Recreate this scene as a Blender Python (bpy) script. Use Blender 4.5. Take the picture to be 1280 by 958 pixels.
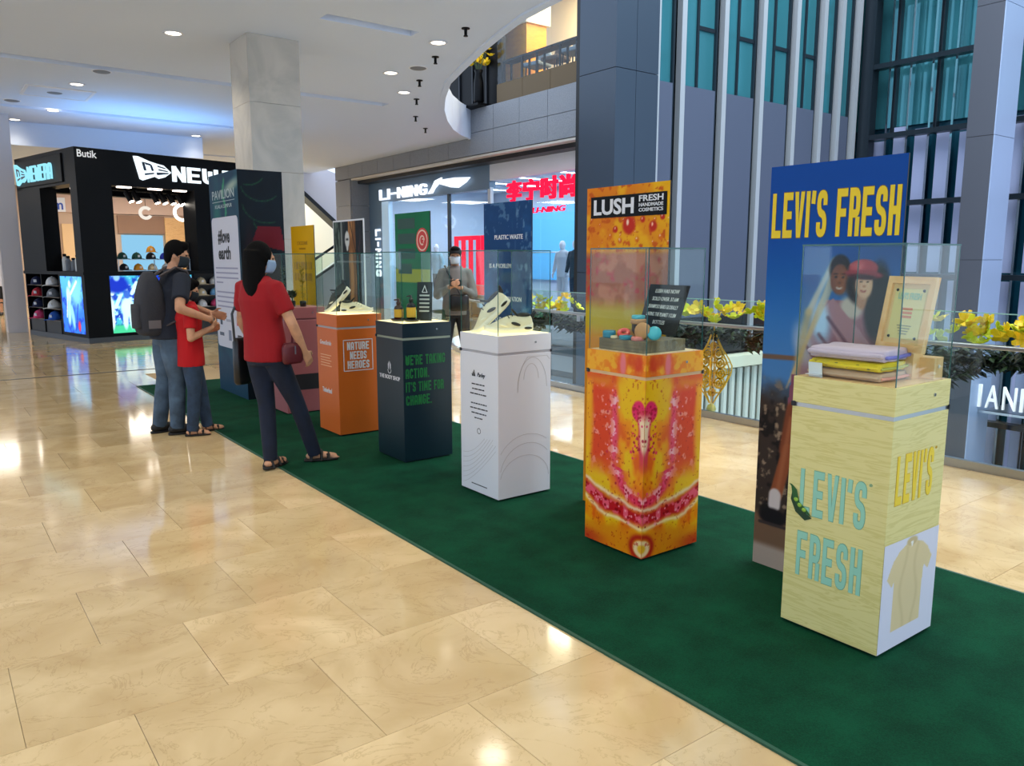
import bpy, bmesh, math, random
import numpy as np
from mathutils import Vector, Matrix

# ------------------------------------------------------------------ clear
for o in list(bpy.data.objects): bpy.data.objects.remove(o, do_unlink=True)
scene = bpy.context.scene
COL = scene.collection
R = math.radians
random.seed(7)

# ------------------------------------------------------------------ camera
F_PX, HORIZON, EYE, YAW = 985.0, 325.0, 1.55, 36.8
cam_d = bpy.data.cameras.new('camera'); cam = bpy.data.objects.new('camera', cam_d); COL.objects.link(cam)
cam_d.sensor_fit = 'HORIZONTAL'; cam_d.sensor_width = 36.0; cam_d.lens = F_PX / 1280.0 * 36.0
cam_d.clip_start = 0.05; cam_d.clip_end = 300
_p = math.atan((479.0 - HORIZON) / F_PX); _y = R(YAW)
_fw = Vector((math.sin(_y)*math.cos(_p), math.cos(_y)*math.cos(_p), -math.sin(_p)))
_rt = Vector((math.cos(_y), -math.sin(_y), 0)); _up = _rt.cross(_fw)
cam.matrix_world = Matrix(((_rt.x, _up.x, -_fw.x, 0), (_rt.y, _up.y, -_fw.y, 0), (_rt.z, _up.z, -_fw.z, EYE), (0, 0, 0, 1)))
scene.camera = cam

# ------------------------------------------------------------------ world, daylight, exposure
world = bpy.data.worlds.new('World'); scene.world = world; world.use_nodes = True
bg = world.node_tree.nodes['Background']; bg.inputs[0].default_value = (0.66, 0.80, 1.0, 1); bg.inputs[1].default_value = 1.5

def area(name, loc, rot, sx, sy, power, col, spread=180):
    d = bpy.data.lights.new(name, 'AREA'); d.shape = 'RECTANGLE'; d.size = sx; d.size_y = sy; d.energy = power; d.color = col
    d.spread = R(spread)
    o = bpy.data.objects.new(name, d); COL.objects.link(o); o.location = loc; o.rotation_euler = rot; return o
# glazed atrium roof over the void
area('atrium_skylight', (13.5, 5.0, 15.5), (0, 0, 0), 13, 15, 3800, (0.86, 0.92, 1.0))

vs = scene.view_settings
vs.view_transform = 'Standard'; vs.look = 'None'; vs.exposure = 0.25; vs.gamma = 1.0; vs.use_curve_mapping = False

# ================================================================== helpers
def lin(c):
    c = c / 255.0
    return c / 12.92 if c <= 0.04045 else ((c + 0.055) / 1.055) ** 2.4
def rgb(t): return (lin(t[0]), lin(t[1]), lin(t[2]), 1.0)

_mats = {}
def mat(name, c=(200, 200, 200), rough=.5, metal=0.0, spec=.5, emit=None, es=0.0, noise=0.0, nscale=8.0, bump=0.0, bscale=60.0, coat=0.0):
    if name in _mats: return _mats[name]
    m = bpy.data.materials.new(name); m.use_nodes = True; nt = m.node_tree; b = nt.nodes['Principled BSDF']
    b.inputs['Base Color'].default_value = rgb(c); b.inputs['Roughness'].default_value = rough
    b.inputs['Metallic'].default_value = metal; b.inputs['Specular IOR Level'].default_value = spec
    if coat: b.inputs['Coat Weight'].default_value = coat; b.inputs['Coat Roughness'].default_value = .05
    if emit: b.inputs['Emission Color'].default_value = rgb(emit); b.inputs['Emission Strength'].default_value = es
    if noise or bump:
        tc = nt.nodes.new('ShaderNodeTexCoord')
    if noise:
        n = nt.nodes.new('ShaderNodeTexNoise'); n.inputs['Scale'].default_value = nscale; n.inputs['Detail'].default_value = 5
        nt.links.new(tc.outputs['Object'], n.inputs['Vector'])
        r = nt.nodes.new('ShaderNodeValToRGB')
        r.color_ramp.elements[0].position = .3; r.color_ramp.elements[1].position = .7
        lo = tuple(max(0, x * (1 - noise)) for x in c); hi = tuple(min(255, x * (1 + noise)) for x in c)
        r.color_ramp.elements[0].color = rgb(lo); r.color_ramp.elements[1].color = rgb(hi)
        nt.links.new(n.outputs['Fac'], r.inputs['Fac']); nt.links.new(r.outputs['Color'], b.inputs['Base Color'])
    if bump:
        n2 = nt.nodes.new('ShaderNodeTexNoise'); n2.inputs['Scale'].default_value = bscale; n2.inputs['Detail'].default_value = 3
        nt.links.new(tc.outputs['Object'], n2.inputs['Vector'])
        bp = nt.nodes.new('ShaderNodeBump'); bp.inputs['Strength'].default_value = bump; bp.inputs['Distance'].default_value = .01
        nt.links.new(n2.outputs['Fac'], bp.inputs['Height']); nt.links.new(bp.outputs['Normal'], b.inputs['Normal'])
    _mats[name] = m; return m

def mat_emit(name, c, s):
    if name in _mats: return _mats[name]
    m = bpy.data.materials.new(name); m.use_nodes = True; nt = m.node_tree
    nt.nodes.remove(nt.nodes['Principled BSDF'])
    e = nt.nodes.new('ShaderNodeEmission'); e.inputs[0].default_value = rgb(c); e.inputs[1].default_value = s
    nt.links.new(e.outputs[0], nt.nodes['Material Output'].inputs[0]); _mats[name] = m; return m

def mat_glass(name, tint=(250, 254, 252), refl=.010):
    if name in _mats: return _mats[name]
    m = bpy.data.materials.new(name); m.use_nodes = True; nt = m.node_tree; nt.nodes.remove(nt.nodes['Principled BSDF'])
    t = nt.nodes.new('ShaderNodeBsdfTransparent'); t.inputs[0].default_value = rgb(tint)
    g = nt.nodes.new('ShaderNodeBsdfGlossy'); g.inputs['Roughness'].default_value = 0.0; g.inputs[0].default_value = (1, 1, 1, 1)
    lw = nt.nodes.new('ShaderNodeLayerWeight'); lw.inputs[0].default_value = .5
    pw = nt.nodes.new('ShaderNodeMath'); pw.operation = 'POWER'; pw.inputs[1].default_value = 4.0
    mu = nt.nodes.new('ShaderNodeMath'); mu.operation = 'MULTIPLY_ADD'; mu.inputs[1].default_value = .55; mu.inputs[2].default_value = refl
    mx = nt.nodes.new('ShaderNodeMixShader')
    nt.links.new(lw.outputs['Facing'], pw.inputs[0]); nt.links.new(pw.outputs[0], mu.inputs[0]); nt.links.new(mu.outputs[0], mx.inputs[0])
    nt.links.new(t.outputs[0], mx.inputs[1]); nt.links.new(g.outputs[0], mx.inputs[2]); nt.links.new(mx.outputs[0], nt.nodes['Material Output'].inputs[0])
    _mats[name] = m; return m

def mat_print(name, rough=.55, emit=0.0, spec=.2):
    """flat print: colour comes from the panel's colour attribute"""
    if name in _mats: return _mats[name]
    m = bpy.data.materials.new(name); m.use_nodes = True; nt = m.node_tree; b = nt.nodes['Principled BSDF']
    a = nt.nodes.new('ShaderNodeVertexColor'); a.layer_name = 'ink'
    nt.links.new(a.outputs['Color'], b.inputs['Base Color']); b.inputs['Roughness'].default_value = rough; b.inputs['Specular IOR Level'].default_value = spec
    if emit: nt.links.new(a.outputs['Color'], b.inputs['Emission Color']); b.inputs['Emission Strength'].default_value = emit
    _mats[name] = m; return m

class MB:
    def __init__(s): s.v = []; s.f = []
    def add(s, vs, fs):
        o = len(s.v); s.v += [tuple(x) for x in vs]; s.f += [tuple(i + o for i in f) for f in fs]; return s
    def box(s, x0, x1, y0, y1, z0, z1):
        return s.add([(x0,y0,z0),(x1,y0,z0),(x1,y1,z0),(x0,y1,z0),(x0,y0,z1),(x1,y0,z1),(x1,y1,z1),(x0,y1,z1)],
                     [(3,2,1,0),(4,5,6,7),(0,1,5,4),(1,2,6,5),(2,3,7,6),(3,0,4,7)])
    def obox(s, c, hx, hy, hz):
        """oriented box: centre and three half-axis vectors"""
        c, hx, hy, hz = Vector(c), Vector(hx), Vector(hy), Vector(hz)
        P = [c-hx-hy-hz, c+hx-hy-hz, c+hx+hy-hz, c-hx+hy-hz, c-hx-hy+hz, c+hx-hy+hz, c+hx+hy+hz, c-hx+hy+hz]
        return s.add(P, [(3,2,1,0),(4,5,6,7),(0,1,5,4),(1,2,6,5),(2,3,7,6),(3,0,4,7)])
    def loft(s, rings, cap=True):
        n = len(rings[0]); o = len(s.v)
        for r in rings: s.v += [tuple(p) for p in r]
        for i in range(len(rings) - 1):
            for j in range(n):
                k = (j + 1) % n
                s.f.append((o+i*n+j, o+i*n+k, o+(i+1)*n+k, o+(i+1)*n+j))
        if cap:
            s.f.append(tuple(o + j for j in reversed(range(n)))); s.f.append(tuple(o + (len(rings)-1)*n + j for j in range(n)))
        return s
    def ell(s, c, r, rot=None, n=14, m=9):
        c = Vector(c); rings = []
        for i in range(m + 1):
            th = -math.pi/2 + math.pi * i / m; cz = math.sin(th); cr = max(math.cos(th), .02)
            ring = []
            for j in range(n):
                a = 2*math.pi*j/n; q = Vector((r[0]*cr*math.cos(a), r[1]*cr*math.sin(a), r[2]*cz))
                if rot is not None: q = rot @ q
                ring.append(c + q)
            rings.append(ring)
        return s.loft(rings)
    def limb(s, pts, rad, n=12, flat=False, sq=1.0):
        """tapered tube through pts; round ends unless flat"""
        pts = [Vector(p) for p in pts]; rings = []
        def frame(d):
            d = d.normalized(); u = Vector((0,0,1)) if abs(d.z) < .9 else Vector((0,1,0))
            a = d.cross(u).normalized(); b = a.cross(d).normalized(); return a, b
        def ring(c, d, r):
            a, b = frame(d); return [c + (a*math.cos(2*math.pi*j/n) + b*math.sin(2*math.pi*j/n)*sq)*r for j in range(n)]
        L = len(pts)
        d0 = pts[1]-pts[0]; d1 = pts[-1]-pts[-2]
        if not flat:
            for k in (80, 50, 22): rings.append(ring(pts[0] - d0.normalized()*rad[0]*math.sin(R(k)), d0, rad[0]*math.cos(R(k))))
        for i in range(L):
            d = d0 if i == 0 else d1 if i == L-1 else (pts[i+1]-pts[i]).normalized() + (pts[i]-pts[i-1]).normalized()
            rings.append(ring(pts[i], d, rad[i]))
        if not flat:
            for k in (22, 50, 80): rings.append(ring(pts[-1] + d1.normalized()*rad[-1]*math.sin(R(k)), d1, rad[-1]*math.cos(R(k))))
        # keep the ring phase steady
        for i in range(1, len(rings)):
            best = min(range(n), key=lambda sft: (Vector(rings[i][sft]) - Vector(rings[i-1][0])).length)
            rings[i] = rings[i][best:] + rings[i][:best]
            if (Vector(rings[i][1]) - Vector(rings[i-1][1])).length > (Vector(rings[i][-1]) - Vector(rings[i-1][1])).length:
                rings[i] = [rings[i][0]] + rings[i][1:][::-1]
        return s.loft(rings)
    def tube(s, pts, r, n=8): return s.limb(pts, [r]*len(pts), n=n, flat=True)
    def lathe(s, prof, c=(0,0,0), n=20, ring=False):
        if ring: prof = list(prof) + [prof[0]]
        rings = [[(c[0]+r*math.cos(2*math.pi*j/n), c[1]+r*math.sin(2*math.pi*j/n), c[2]+z) for j in range(n)] for r, z in prof]
        return s.loft(rings, cap=not ring)
    def prism(s, poly, o, u, v, w, flip=False):
        """extrude a 2-D polygon (in u,v from o) along vector w"""
        o, u, v, w = Vector(o), Vector(u), Vector(v), Vector(w); n = len(poly)
        P = [o + u*a + v*b for a, b in poly]; Q = [p + w for p in P]
        return s.add(P + Q, [tuple(reversed(range(n))), tuple(range(n, 2*n))] + [(i, (i+1) % n, n+(i+1) % n, n+i) for i in range(n)])
    def ribbon(s, pts, t, o, u, v, w):
        """flat stroke of width t along 2-D pts, mitred"""
        o, u, v, w = Vector(o), Vector(u), Vector(v), Vector(w); P = [Vector(p[:2]) for p in pts]
        P = [p for i, p in enumerate(P) if i == 0 or (p - P[i-1]).length > 1e-5]; n = len(P)
        if n < 2: return s
        Ls, Rs = [], []
        for i in range(n):
            d0 = (P[i] - P[i-1]).normalized() if i else (P[1] - P[0]).normalized(); d1 = (P[i+1] - P[i]).normalized() if i < n-1 else d0
            n0 = Vector((-d0.y, d0.x)); n1 = Vector((-d1.y, d1.x)); m = n0 + n1; m = m.normalized() if m.length > 1e-6 else n0; k = 1 / max(.45, m.dot(n0))
            Ls.append(P[i] + m*t/2*k); Rs.append(P[i] - m*t/2*k)
        for i in range(n-1): s.prism([Ls[i], Rs[i], Rs[i+1], Ls[i+1]], o, u, v, w)
        return s
    def mesh(s, name, fix=True):
        m = bpy.data.meshes.new(name); m.from_pydata(s.v, [], s.f); m.update()
        if fix:
            bm = bmesh.new(); bm.from_mesh(m); bmesh.ops.recalc_face_normals(bm, faces=bm.faces); bm.to_mesh(m); bm.free()
        return m
    def build(s, name, material, parent=None, smooth=False, bevel=0.0, seg=2, fix=True):
        return put(name, s.mesh(name, fix), material, parent, smooth, bevel, seg)

def put(name, mesh, material, parent=None, smooth=False, bevel=0.0, seg=2):
    if material is not None and len(mesh.materials) == 0: mesh.materials.append(material)
    o = bpy.data.objects.new(name, mesh); COL.objects.link(o)
    if parent is not None: o.parent = parent
    if smooth:
        for p in mesh.polygons: p.use_smooth = True
    if bevel:
        b = o.modifiers.new('bevel', 'BEVEL'); b.width = bevel; b.segments = seg; b.limit_method = 'ANGLE'; b.angle_limit = R(40)
    return o
def organic(o, voxel, it=4):
    r = o.modifiers.new('remesh', 'REMESH'); r.mode = 'VOXEL'; r.voxel_size = voxel; r.use_smooth_shade = True
    if it:
        s = o.modifiers.new('smooth', 'SMOOTH'); s.factor = .5; s.iterations = it
    return o
def tag(o, label, cat, group=None):
    o['label'] = label; o['category'] = cat
    if group: o['group'] = group
    return o
def thing(name, label, cat, loc=(0,0,0), rz=0.0, group=None):
    o = bpy.data.objects.new(name, None); COL.objects.link(o); o.location = loc; o.rotation_euler = (0,0,rz); o.empty_display_size = .1
    return tag(o, label, cat, group)
def struct(o): o['kind'] = 'structure'; return o
def sempty(name, loc=(0,0,0)):
    o = bpy.data.objects.new(name, None); COL.objects.link(o); o.location = loc; return struct(o)
def dup(o, parent=None):
    c = o.copy(); COL.objects.link(c); c.parent = parent
    for ch in o.children: dup(ch, c)
    return c

# ---- lettering
_txt = {}
def text_mesh(t, bold=0.0, ext=.5):
    c = bpy.data.curves.new('t', 'FONT'); c.body = t; c.size = 1; c.offset = bold; c.extrude = ext; c.resolution_u = 3
    o = bpy.data.objects.new('t', c); m = bpy.data.meshes.new_from_object(o)
    bpy.data.objects.remove(o); bpy.data.curves.remove(c); m.materials.clear(); return m
def text(name, t, material, parent, o, u, v, w=None, h=None, bold=0.0, depth=.002, align='c', shear=0.0):
    """print t on the plane through o with unit right u and up v; o is the centre (or left middle)"""
    m = text_mesh(t, bold); co = np.empty(len(m.vertices)*3); m.vertices.foreach_get('co', co); co = co.reshape(-1, 3)
    lo, hi = co.min(0), co.max(0); W, H = hi[0]-lo[0], hi[1]-lo[1]
    sy = h / H if h else w / W; sx = w / W if w else sy
    x = (co[:,0] - (lo[0] if align == 'l' else (lo[0]+hi[0])/2)) * sx; y = (co[:,1] - (lo[1]+hi[1])/2) * sy; x = x + shear*y
    u, v = Vector(u), Vector(v); n = u.cross(v); U, V, N, O = map(np.array, (u, v, n, o))
    P = O + np.outer(x, U) + np.outer(y, V) + np.outer((co[:,2] + .5) * depth, N)
    m.vertices.foreach_set('co', P.astype(np.float32).ravel()); m.update()
    return put(name, m, material, parent)

def arc(p, n=4):
    """round the corners of a polyline; points given as (x, y[, radius])"""
    out = [p[0][:2]]
    for i in range(1, len(p)-1):
        r = p[i][2] if len(p[i]) > 2 else 0
        c = Vector(p[i][:2])
        if r <= 0: out.append(tuple(c)); continue
        a = (Vector(p[i-1][:2]) - c); b = (Vector(p[i+1][:2]) - c)
        ra = min(r, a.length*.5); rb = min(r, b.length*.5)
        A = c + a.normalized()*ra; B = c + b.normalized()*rb
        for k in range(n+1):
            t = k/n; out.append(tuple(A*(1-t)**2 + c*2*t*(1-t) + B*t*t))
    out.append(p[-1][:2]); return out
def glyph(ch, w, t):
    """heavy condensed block capitals: (strokes, polygons, advance)"""
    l, r, b, T, m, q = t/2, w-t/2, t/2, 1-t/2, .5, w*.45
    S = {
     'L': [[(l,1),(l,b),(w,b)]], 'E': [[(w,T),(l,T),(l,b),(w,b)], [(l,m),(w*.9,m)]], 'F': [[(w,T),(l,T),(l,0)], [(l,m),(w*.9,m)]],
     'I': [[(l,0),(l,1)]], 'H': [[(l,0),(l,1)], [(r,0),(r,1)], [(l,m),(r,m)]], 'T': [[(0,T),(w,T)], [(w/2,0),(w/2,T)]],
     'S': [[(r,.68),(r,T,q),(l,T,q),(l,.53,q),(r,.47,q),(r,b,q),(l,b,q),(l,.32)]],
     'C': [[(r,.66),(r,T,q),(l,T,q),(l,b,q),(r,b,q),(r,.34)]], 'G': [[(r,.68),(r,T,q),(l,T,q),(l,b,q),(r,b,q),(r,.45),(w*.55,.45)]],
     'O': [[(w/2,T),(l,T,q),(l,b,q),(r,b,q),(r,T,q),(w/2,T)]], 'U': [[(l,1),(l,b,q),(r,b,q),(r,1)]], 'D': [[(l,0),(l,1)], [(t,T),(r,T,q),(r,b,q),(t,b)]],
     'R': [[(l,0),(l,T),(r,T,q),(r,.47,q*.7),(t,.47)], [(r,.40),(r,0)]], 'P': [[(l,0),(l,T),(r,T,q),(r,.42,q*.8),(t,.42)]],
     'A': [[(l,0),(l,T,q),(r,T,q),(r,0)], [(l,.36),(r,.36)]], 'K': [[(l,0),(l,1)], [(l,.45),(r+.02,1)], [(w*.4,.62),(r+.02,0)]],
     'N': [[(l,0),(l,1)], [(r,0),(r,1)], [(l,.95),(r,.05)]], 'M': [[(l,0),(l,1)], [(r,0),(r,1)], [(l,.95),(w/2,.3)], [(w/2,.3),(r,.95)]],
     'W': [[(l,1),(l,b,q),(r,b,q),(r,1)], [(w/2,b),(w/2,.85)]], 'Y': [[(l,1),(w/2,.45)], [(r,1),(w/2,.45)], [(w/2,0),(w/2,.5)]],
     "'": [[(t*.5,1),(t*.35,.72)]], '.': [[(l,0),(l,t*.9)]], '-': [[(0,m),(w*.7,m)]],
     'B': [[(l,0),(l,1)], [(t,T),(r,T,q),(r,.55,q*.6),(t,.55)], [(t,.5),(r,.5,q*.6),(r,b,q),(t,b)]],
    }
    P = []
    if ch == 'V': return [], [[(0,1),(t*1.0,1),(w/2,.28),(w-t*1.0,1),(w,1),(w/2+t*.55,0),(w/2-t*.55,0)]], w
    adv = {'I': t, "'": t*.9, '.': t, '-': w*.7, ' ': w*.55, 'M': w*1.3, 'W': w*1.3}.get(ch, w)
    if ch in 'MW' and adv != w: return glyph_scaled(S[ch], w, adv), [], adv
    return S.get(ch, []), P, adv
def glyph_scaled(st, w, adv): return [[(p[0]*adv/w,) + tuple(p[1:]) for p in s] for s in st]
def block_text(name, t, material, parent, o, u, v, W, H, gw=.42, gt=.17, gap=.07, depth=.002, split=True, outline=None, omat=None):
    """o = lower left corner; the word is fitted to W x H"""
    lay, x = [], 0.0
    for ch in t:
        st, pl, adv = glyph(ch, gw, gt); lay.append((st, pl, x)); x += adv + gap
    x -= gap; u, v = Vector(u), Vector(v); n = u.cross(v); sx, sy = W/x, H; o = Vector(o); res = []
    def one(mb, st, pl, x0, tt, d0, d1):
        for i_, s_ in enumerate(st): mb.ribbon(arc(s_), tt, o + u*(x0*sx) + n*d0, u*sx, v*sy, n*(d1-d0)*(1 - .12*i_))
        for p_ in pl:
            if tt > gt:
                c = Vector((sum(a for a, b in p_)/len(p_), .5)); k = (tt-gt)/2
                p_ = [(a + (k if a > c.x else -k), b + (k if b > .5 else -k)) for a, b in p_]
            mb.prism(p_, o + u*(x0*sx) + n*d0, u*sx, v*sy, n*(d1-d0))
    mb = MB()
    for (st, pl, x0) in lay:
        if not st and not pl: continue
        if outline:
            ob = MB(); one(ob, st, pl, x0, gt + outline, 0.0003, depth*.5); res.append(ob.build('letter_outline', omat, parent, fix=False))
        if split: mb = MB()
        one(mb, st, pl, x0, gt, 0.0003, depth)
        if split: res.append(mb.build(name, material, parent, fix=False))
    if not split: res.append(mb.build(name, material, parent, fix=False))
    return res

# ---- flat prints painted on a fine grid
def vnoise(u, v, seed=0):
    rs = np.random.RandomState(seed); g = rs.rand(64, 64)
    iu = np.floor(u).astype(int); iv = np.floor(v).astype(int); fu = u - iu; fv = v - iv
    fu = fu*fu*(3-2*fu); fv = fv*fv*(3-2*fv)
    a = g[iu % 64, iv % 64]; b = g[(iu+1) % 64, iv % 64]; c = g[iu % 64, (iv+1) % 64]; d = g[(iu+1) % 64, (iv+1) % 64]
    return (a*(1-fu)+b*fu)*(1-fv) + (c*(1-fu)+d*fu)*fv
def fbm(u, v, seed=0, oc=4):
    s = 0; a = .5
    for k in range(oc): s = s + a*vnoise(u*2**k, v*2**k, seed+k); a *= .5
    return s / (1 - .5**oc)
def sst(a, b, x):
    t = np.clip((x-a)/(b-a), 0, 1); return t*t*(3-2*t)
class Ink:
    def __init__(s, u, v, base): s.u, s.v = u, v; s.c = np.ones(u.shape + (3,)) * np.array(base, float)
    def mix(s, k, col): k = np.clip(k, 0, 1)[..., None]; s.c = s.c*(1-k) + np.array(col, float)*k
    def ell(s, cu, cv, ru, rv, col, soft=.12, rot=0.0, k=1.0):
        du, dv = s.u-cu, s.v-cv; c, q = math.cos(R(rot)), math.sin(R(rot)); a = (du*c+dv*q)/ru; b = (-du*q+dv*c)/rv
        s.mix(k*(1 - sst(1-soft, 1+soft, np.sqrt(a*a+b*b))), col)
    def seg(s, a, b, w, col, soft=.3, k=1.0):
        ax, ay = a; bx, by = b; dx, dy = bx-ax, by-ay; t = np.clip(((s.u-ax)*dx+(s.v-ay)*dy)/(dx*dx+dy*dy+1e-9), 0, 1)
        d = np.hypot(s.u-ax-t*dx, s.v-ay-t*dy); s.mix(k*(1 - sst(w*(1-soft), w*(1+soft), d)), col)
    def poly(s, P, col, k=1.0):
        ins = np.zeros(s.u.shape, bool); n = len(P)
        for i in range(n):
            (x0, y0), (x1, y1) = P[i], P[(i+1) % n]
            cr = ((y0 > s.v) != (y1 > s.v)) & (s.u < (x1-x0)*(s.v-y0)/((y1-y0) if y1 != y0 else 1e-9) + x0); ins ^= cr
        s.mix(ins.astype(float)*k, col)
    def rect(s, u0, u1, v0, v1, col, k=1.0): s.mix(((s.u >= u0) & (s.u <= u1) & (s.v >= v0) & (s.v <= v1)).astype(float)*k, col)
def print_panel(name, material, parent, o, u, v, W, H, fn, cell=.006, depth=.001):
    """a printed skin: grid of W x H metres on the plane o + u,v; fn(u, v in metres) -> colours 0..255"""
    nx, ny = max(2, int(W/cell)), max(2, int(H/cell))
    U, V = np.meshgrid(np.linspace(0, W, nx+1), np.linspace(0, H, ny+1), indexing='xy')
    n = np.array(Vector(u).cross(Vector(v))); P = np.array(o) + U[..., None]*np.array(u) + V[..., None]*np.array(v) + n*depth
    m = bpy.data.meshes.new(name)
    idx = np.arange((nx+1)*(ny+1)).reshape(ny+1, nx+1)
    q = np.stack([idx[:-1,:-1], idx[:-1,1:], idx[1:,1:], idx[1:,:-1]], -1).reshape(-1, 4)
    m.vertices.add(P.shape[0]*P.shape[1]); m.vertices.foreach_set('co', P.astype(np.float32).ravel())
    m.loops.add(q.size); m.loops.foreach_set('vertex_index', q.astype(np.int32).ravel())
    m.polygons.add(len(q)); m.polygons.foreach_set('loop_start', (np.arange(len(q))*4).astype(np.int32))
    m.update(calc_edges=True); m.validate()
    c = np.clip(fn(U, V), 0, 255)/255.0; c = np.where(c <= .04045, c/12.92, ((c+.055)/1.055)**2.4)
    at = m.color_attributes.new('ink', 'FLOAT_COLOR', 'POINT')
    at.data.foreach_set('color', np.concatenate([c, np.ones(c.shape[:2]+(1,))], -1).astype(np.float32).ravel())
    return put(name, m, material, parent)

XN, YN, UPV = Vector((0,-1,0)), Vector((1,0,0)), Vector((0,0,1))   # "right" on a face looking to -X / to -Y

# ================================================================== materials with patterns
def marble_tile(name, brick=False):
    m = bpy.data.materials.new(name); m.use_nodes = True; nt = m.node_tree; b = nt.nodes['Principled BSDF']; L = nt.links.new; N = nt.nodes.new
    geo = N('ShaderNodeNewGeometry'); oi = N('ShaderNodeObjectInfo')
    off = N('ShaderNodeVectorMath'); off.operation = 'SCALE'; off.inputs[0].default_value = (37, 91, 13); L(oi.outputs['Random'], off.inputs['Scale'])
    pos = N('ShaderNodeVectorMath'); pos.operation = 'ADD'; L(geo.outputs['Position'], pos.inputs[0]); L(off.outputs[0], pos.inputs[1])
    n1 = N('ShaderNodeTexNoise'); n1.inputs['Scale'].default_value = 2.2; n1.inputs['Detail'].default_value = 6; n1.inputs['Distortion'].default_value = .8; L(pos.outputs[0], n1.inputs['Vector'])
    r1 = N('ShaderNodeValToRGB'); e = r1.color_ramp.elements; e[0].position = .32; e[0].color = rgb((206, 177, 128)); e[1].position = .7; e[1].color = rgb((232, 207, 160)); L(n1.outputs['Fac'], r1.inputs['Fac'])
    n2 = N('ShaderNodeTexNoise'); n2.inputs['Scale'].default_value = 3.2; n2.inputs['Detail'].default_value = 8; n2.inputs['Roughness'].default_value = .62; n2.inputs['Distortion'].default_value = 1.6; L(pos.outputs[0], n2.inputs['Vector'])
    ab = N('ShaderNodeMath'); ab.operation = 'SUBTRACT'; ab.inputs[1].default_value = .5; L(n2.outputs['Fac'], ab.inputs[0])
    a2 = N('ShaderNodeMath'); a2.operation = 'ABSOLUTE'; L(ab.outputs[0], a2.inputs[0])
    rv = N('ShaderNodeMapRange'); rv.inputs['From Min'].default_value = 0; rv.inputs['From Max'].default_value = .012; rv.inputs['To Min'].default_value = .36; rv.inputs['To Max'].default_value = 0; L(a2.outputs[0], rv.inputs['Value'])
    mx = N('ShaderNodeMix'); mx.data_type = 'RGBA'; L(rv.outputs[0], mx.inputs['Factor']); L(r1.outputs['Color'], mx.inputs['A']); mx.inputs['B'].default_value = rgb((168, 132, 84))
    # a slight change of tone from tile to tile
    tone = N('ShaderNodeMapRange'); tone.inputs['To Min'].default_value = .93; tone.inputs['To Max'].default_value = 1.05; L(oi.outputs['Random'], tone.inputs['Value'])
    hs = N('ShaderNodeHueSaturation'); L(tone.outputs[0], hs.inputs['Value']); L(mx.outputs['Result'], hs.inputs['Color'])
    out = hs.outputs['Color']
    if brick:
        br = N('ShaderNodeTexBrick'); br.inputs['Scale'].default_value = 1; br.inputs['Brick Width'].default_value = .64; br.inputs['Row Height'].default_value = .63; br.inputs['Mortar Size'].default_value = .0035
        br.inputs['Color1'].default_value = (1, 1, 1, 1); br.inputs['Color2'].default_value = (.93, .93, .93, 1); br.inputs['Mortar'].default_value = (.6, .55, .48, 1)
        L(geo.outputs['Position'], br.inputs['Vector'])
        mm = N('ShaderNodeMix'); mm.data_type = 'RGBA'; mm.blend_type = 'MULTIPLY'; mm.inputs['Factor'].default_value = 1; L(out, mm.inputs['A']); L(br.outputs['Color'], mm.inputs['B']); out = mm.outputs['Result']
    L(out, b.inputs['Base Color']); b.inputs['Roughness'].default_value = .09; b.inputs['Specular IOR Level'].default_value = .55
    return m
def stone(name, c0, c1, vein, rough=.35, sc=1.5):
    m = bpy.data.materials.new(name); m.use_nodes = True; nt = m.node_tree; b = nt.nodes['Principled BSDF']; L = nt.links.new; N = nt.nodes.new
    geo = N('ShaderNodeNewGeometry'); oi = N('ShaderNodeObjectInfo')
    off = N('ShaderNodeVectorMath'); off.operation = 'SCALE'; off.inputs[0].default_value = (17, 31, 53); L(oi.outputs['Random'], off.inputs['Scale'])
    pos = N('ShaderNodeVectorMath'); pos.operation = 'ADD'; L(geo.outputs['Position'], pos.inputs[0]); L(off.outputs[0], pos.inputs[1])
    n1 = N('ShaderNodeTexNoise'); n1.inputs['Scale'].default_value = sc; n1.inputs['Detail'].default_value = 7; n1.inputs['Distortion'].default_value = vein; L(pos.outputs[0], n1.inputs['Vector'])
    r1 = N('ShaderNodeValToRGB'); e = r1.color_ramp.elements; e[0].position = .35; e[0].color = rgb(c0); e[1].position = .65; e[1].color = rgb(c1); L(n1.outputs['Fac'], r1.inputs['Fac'])
    L(r1.outputs['Color'], b.inputs['Base Color']); b.inputs['Roughness'].default_value = rough; return m
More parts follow.
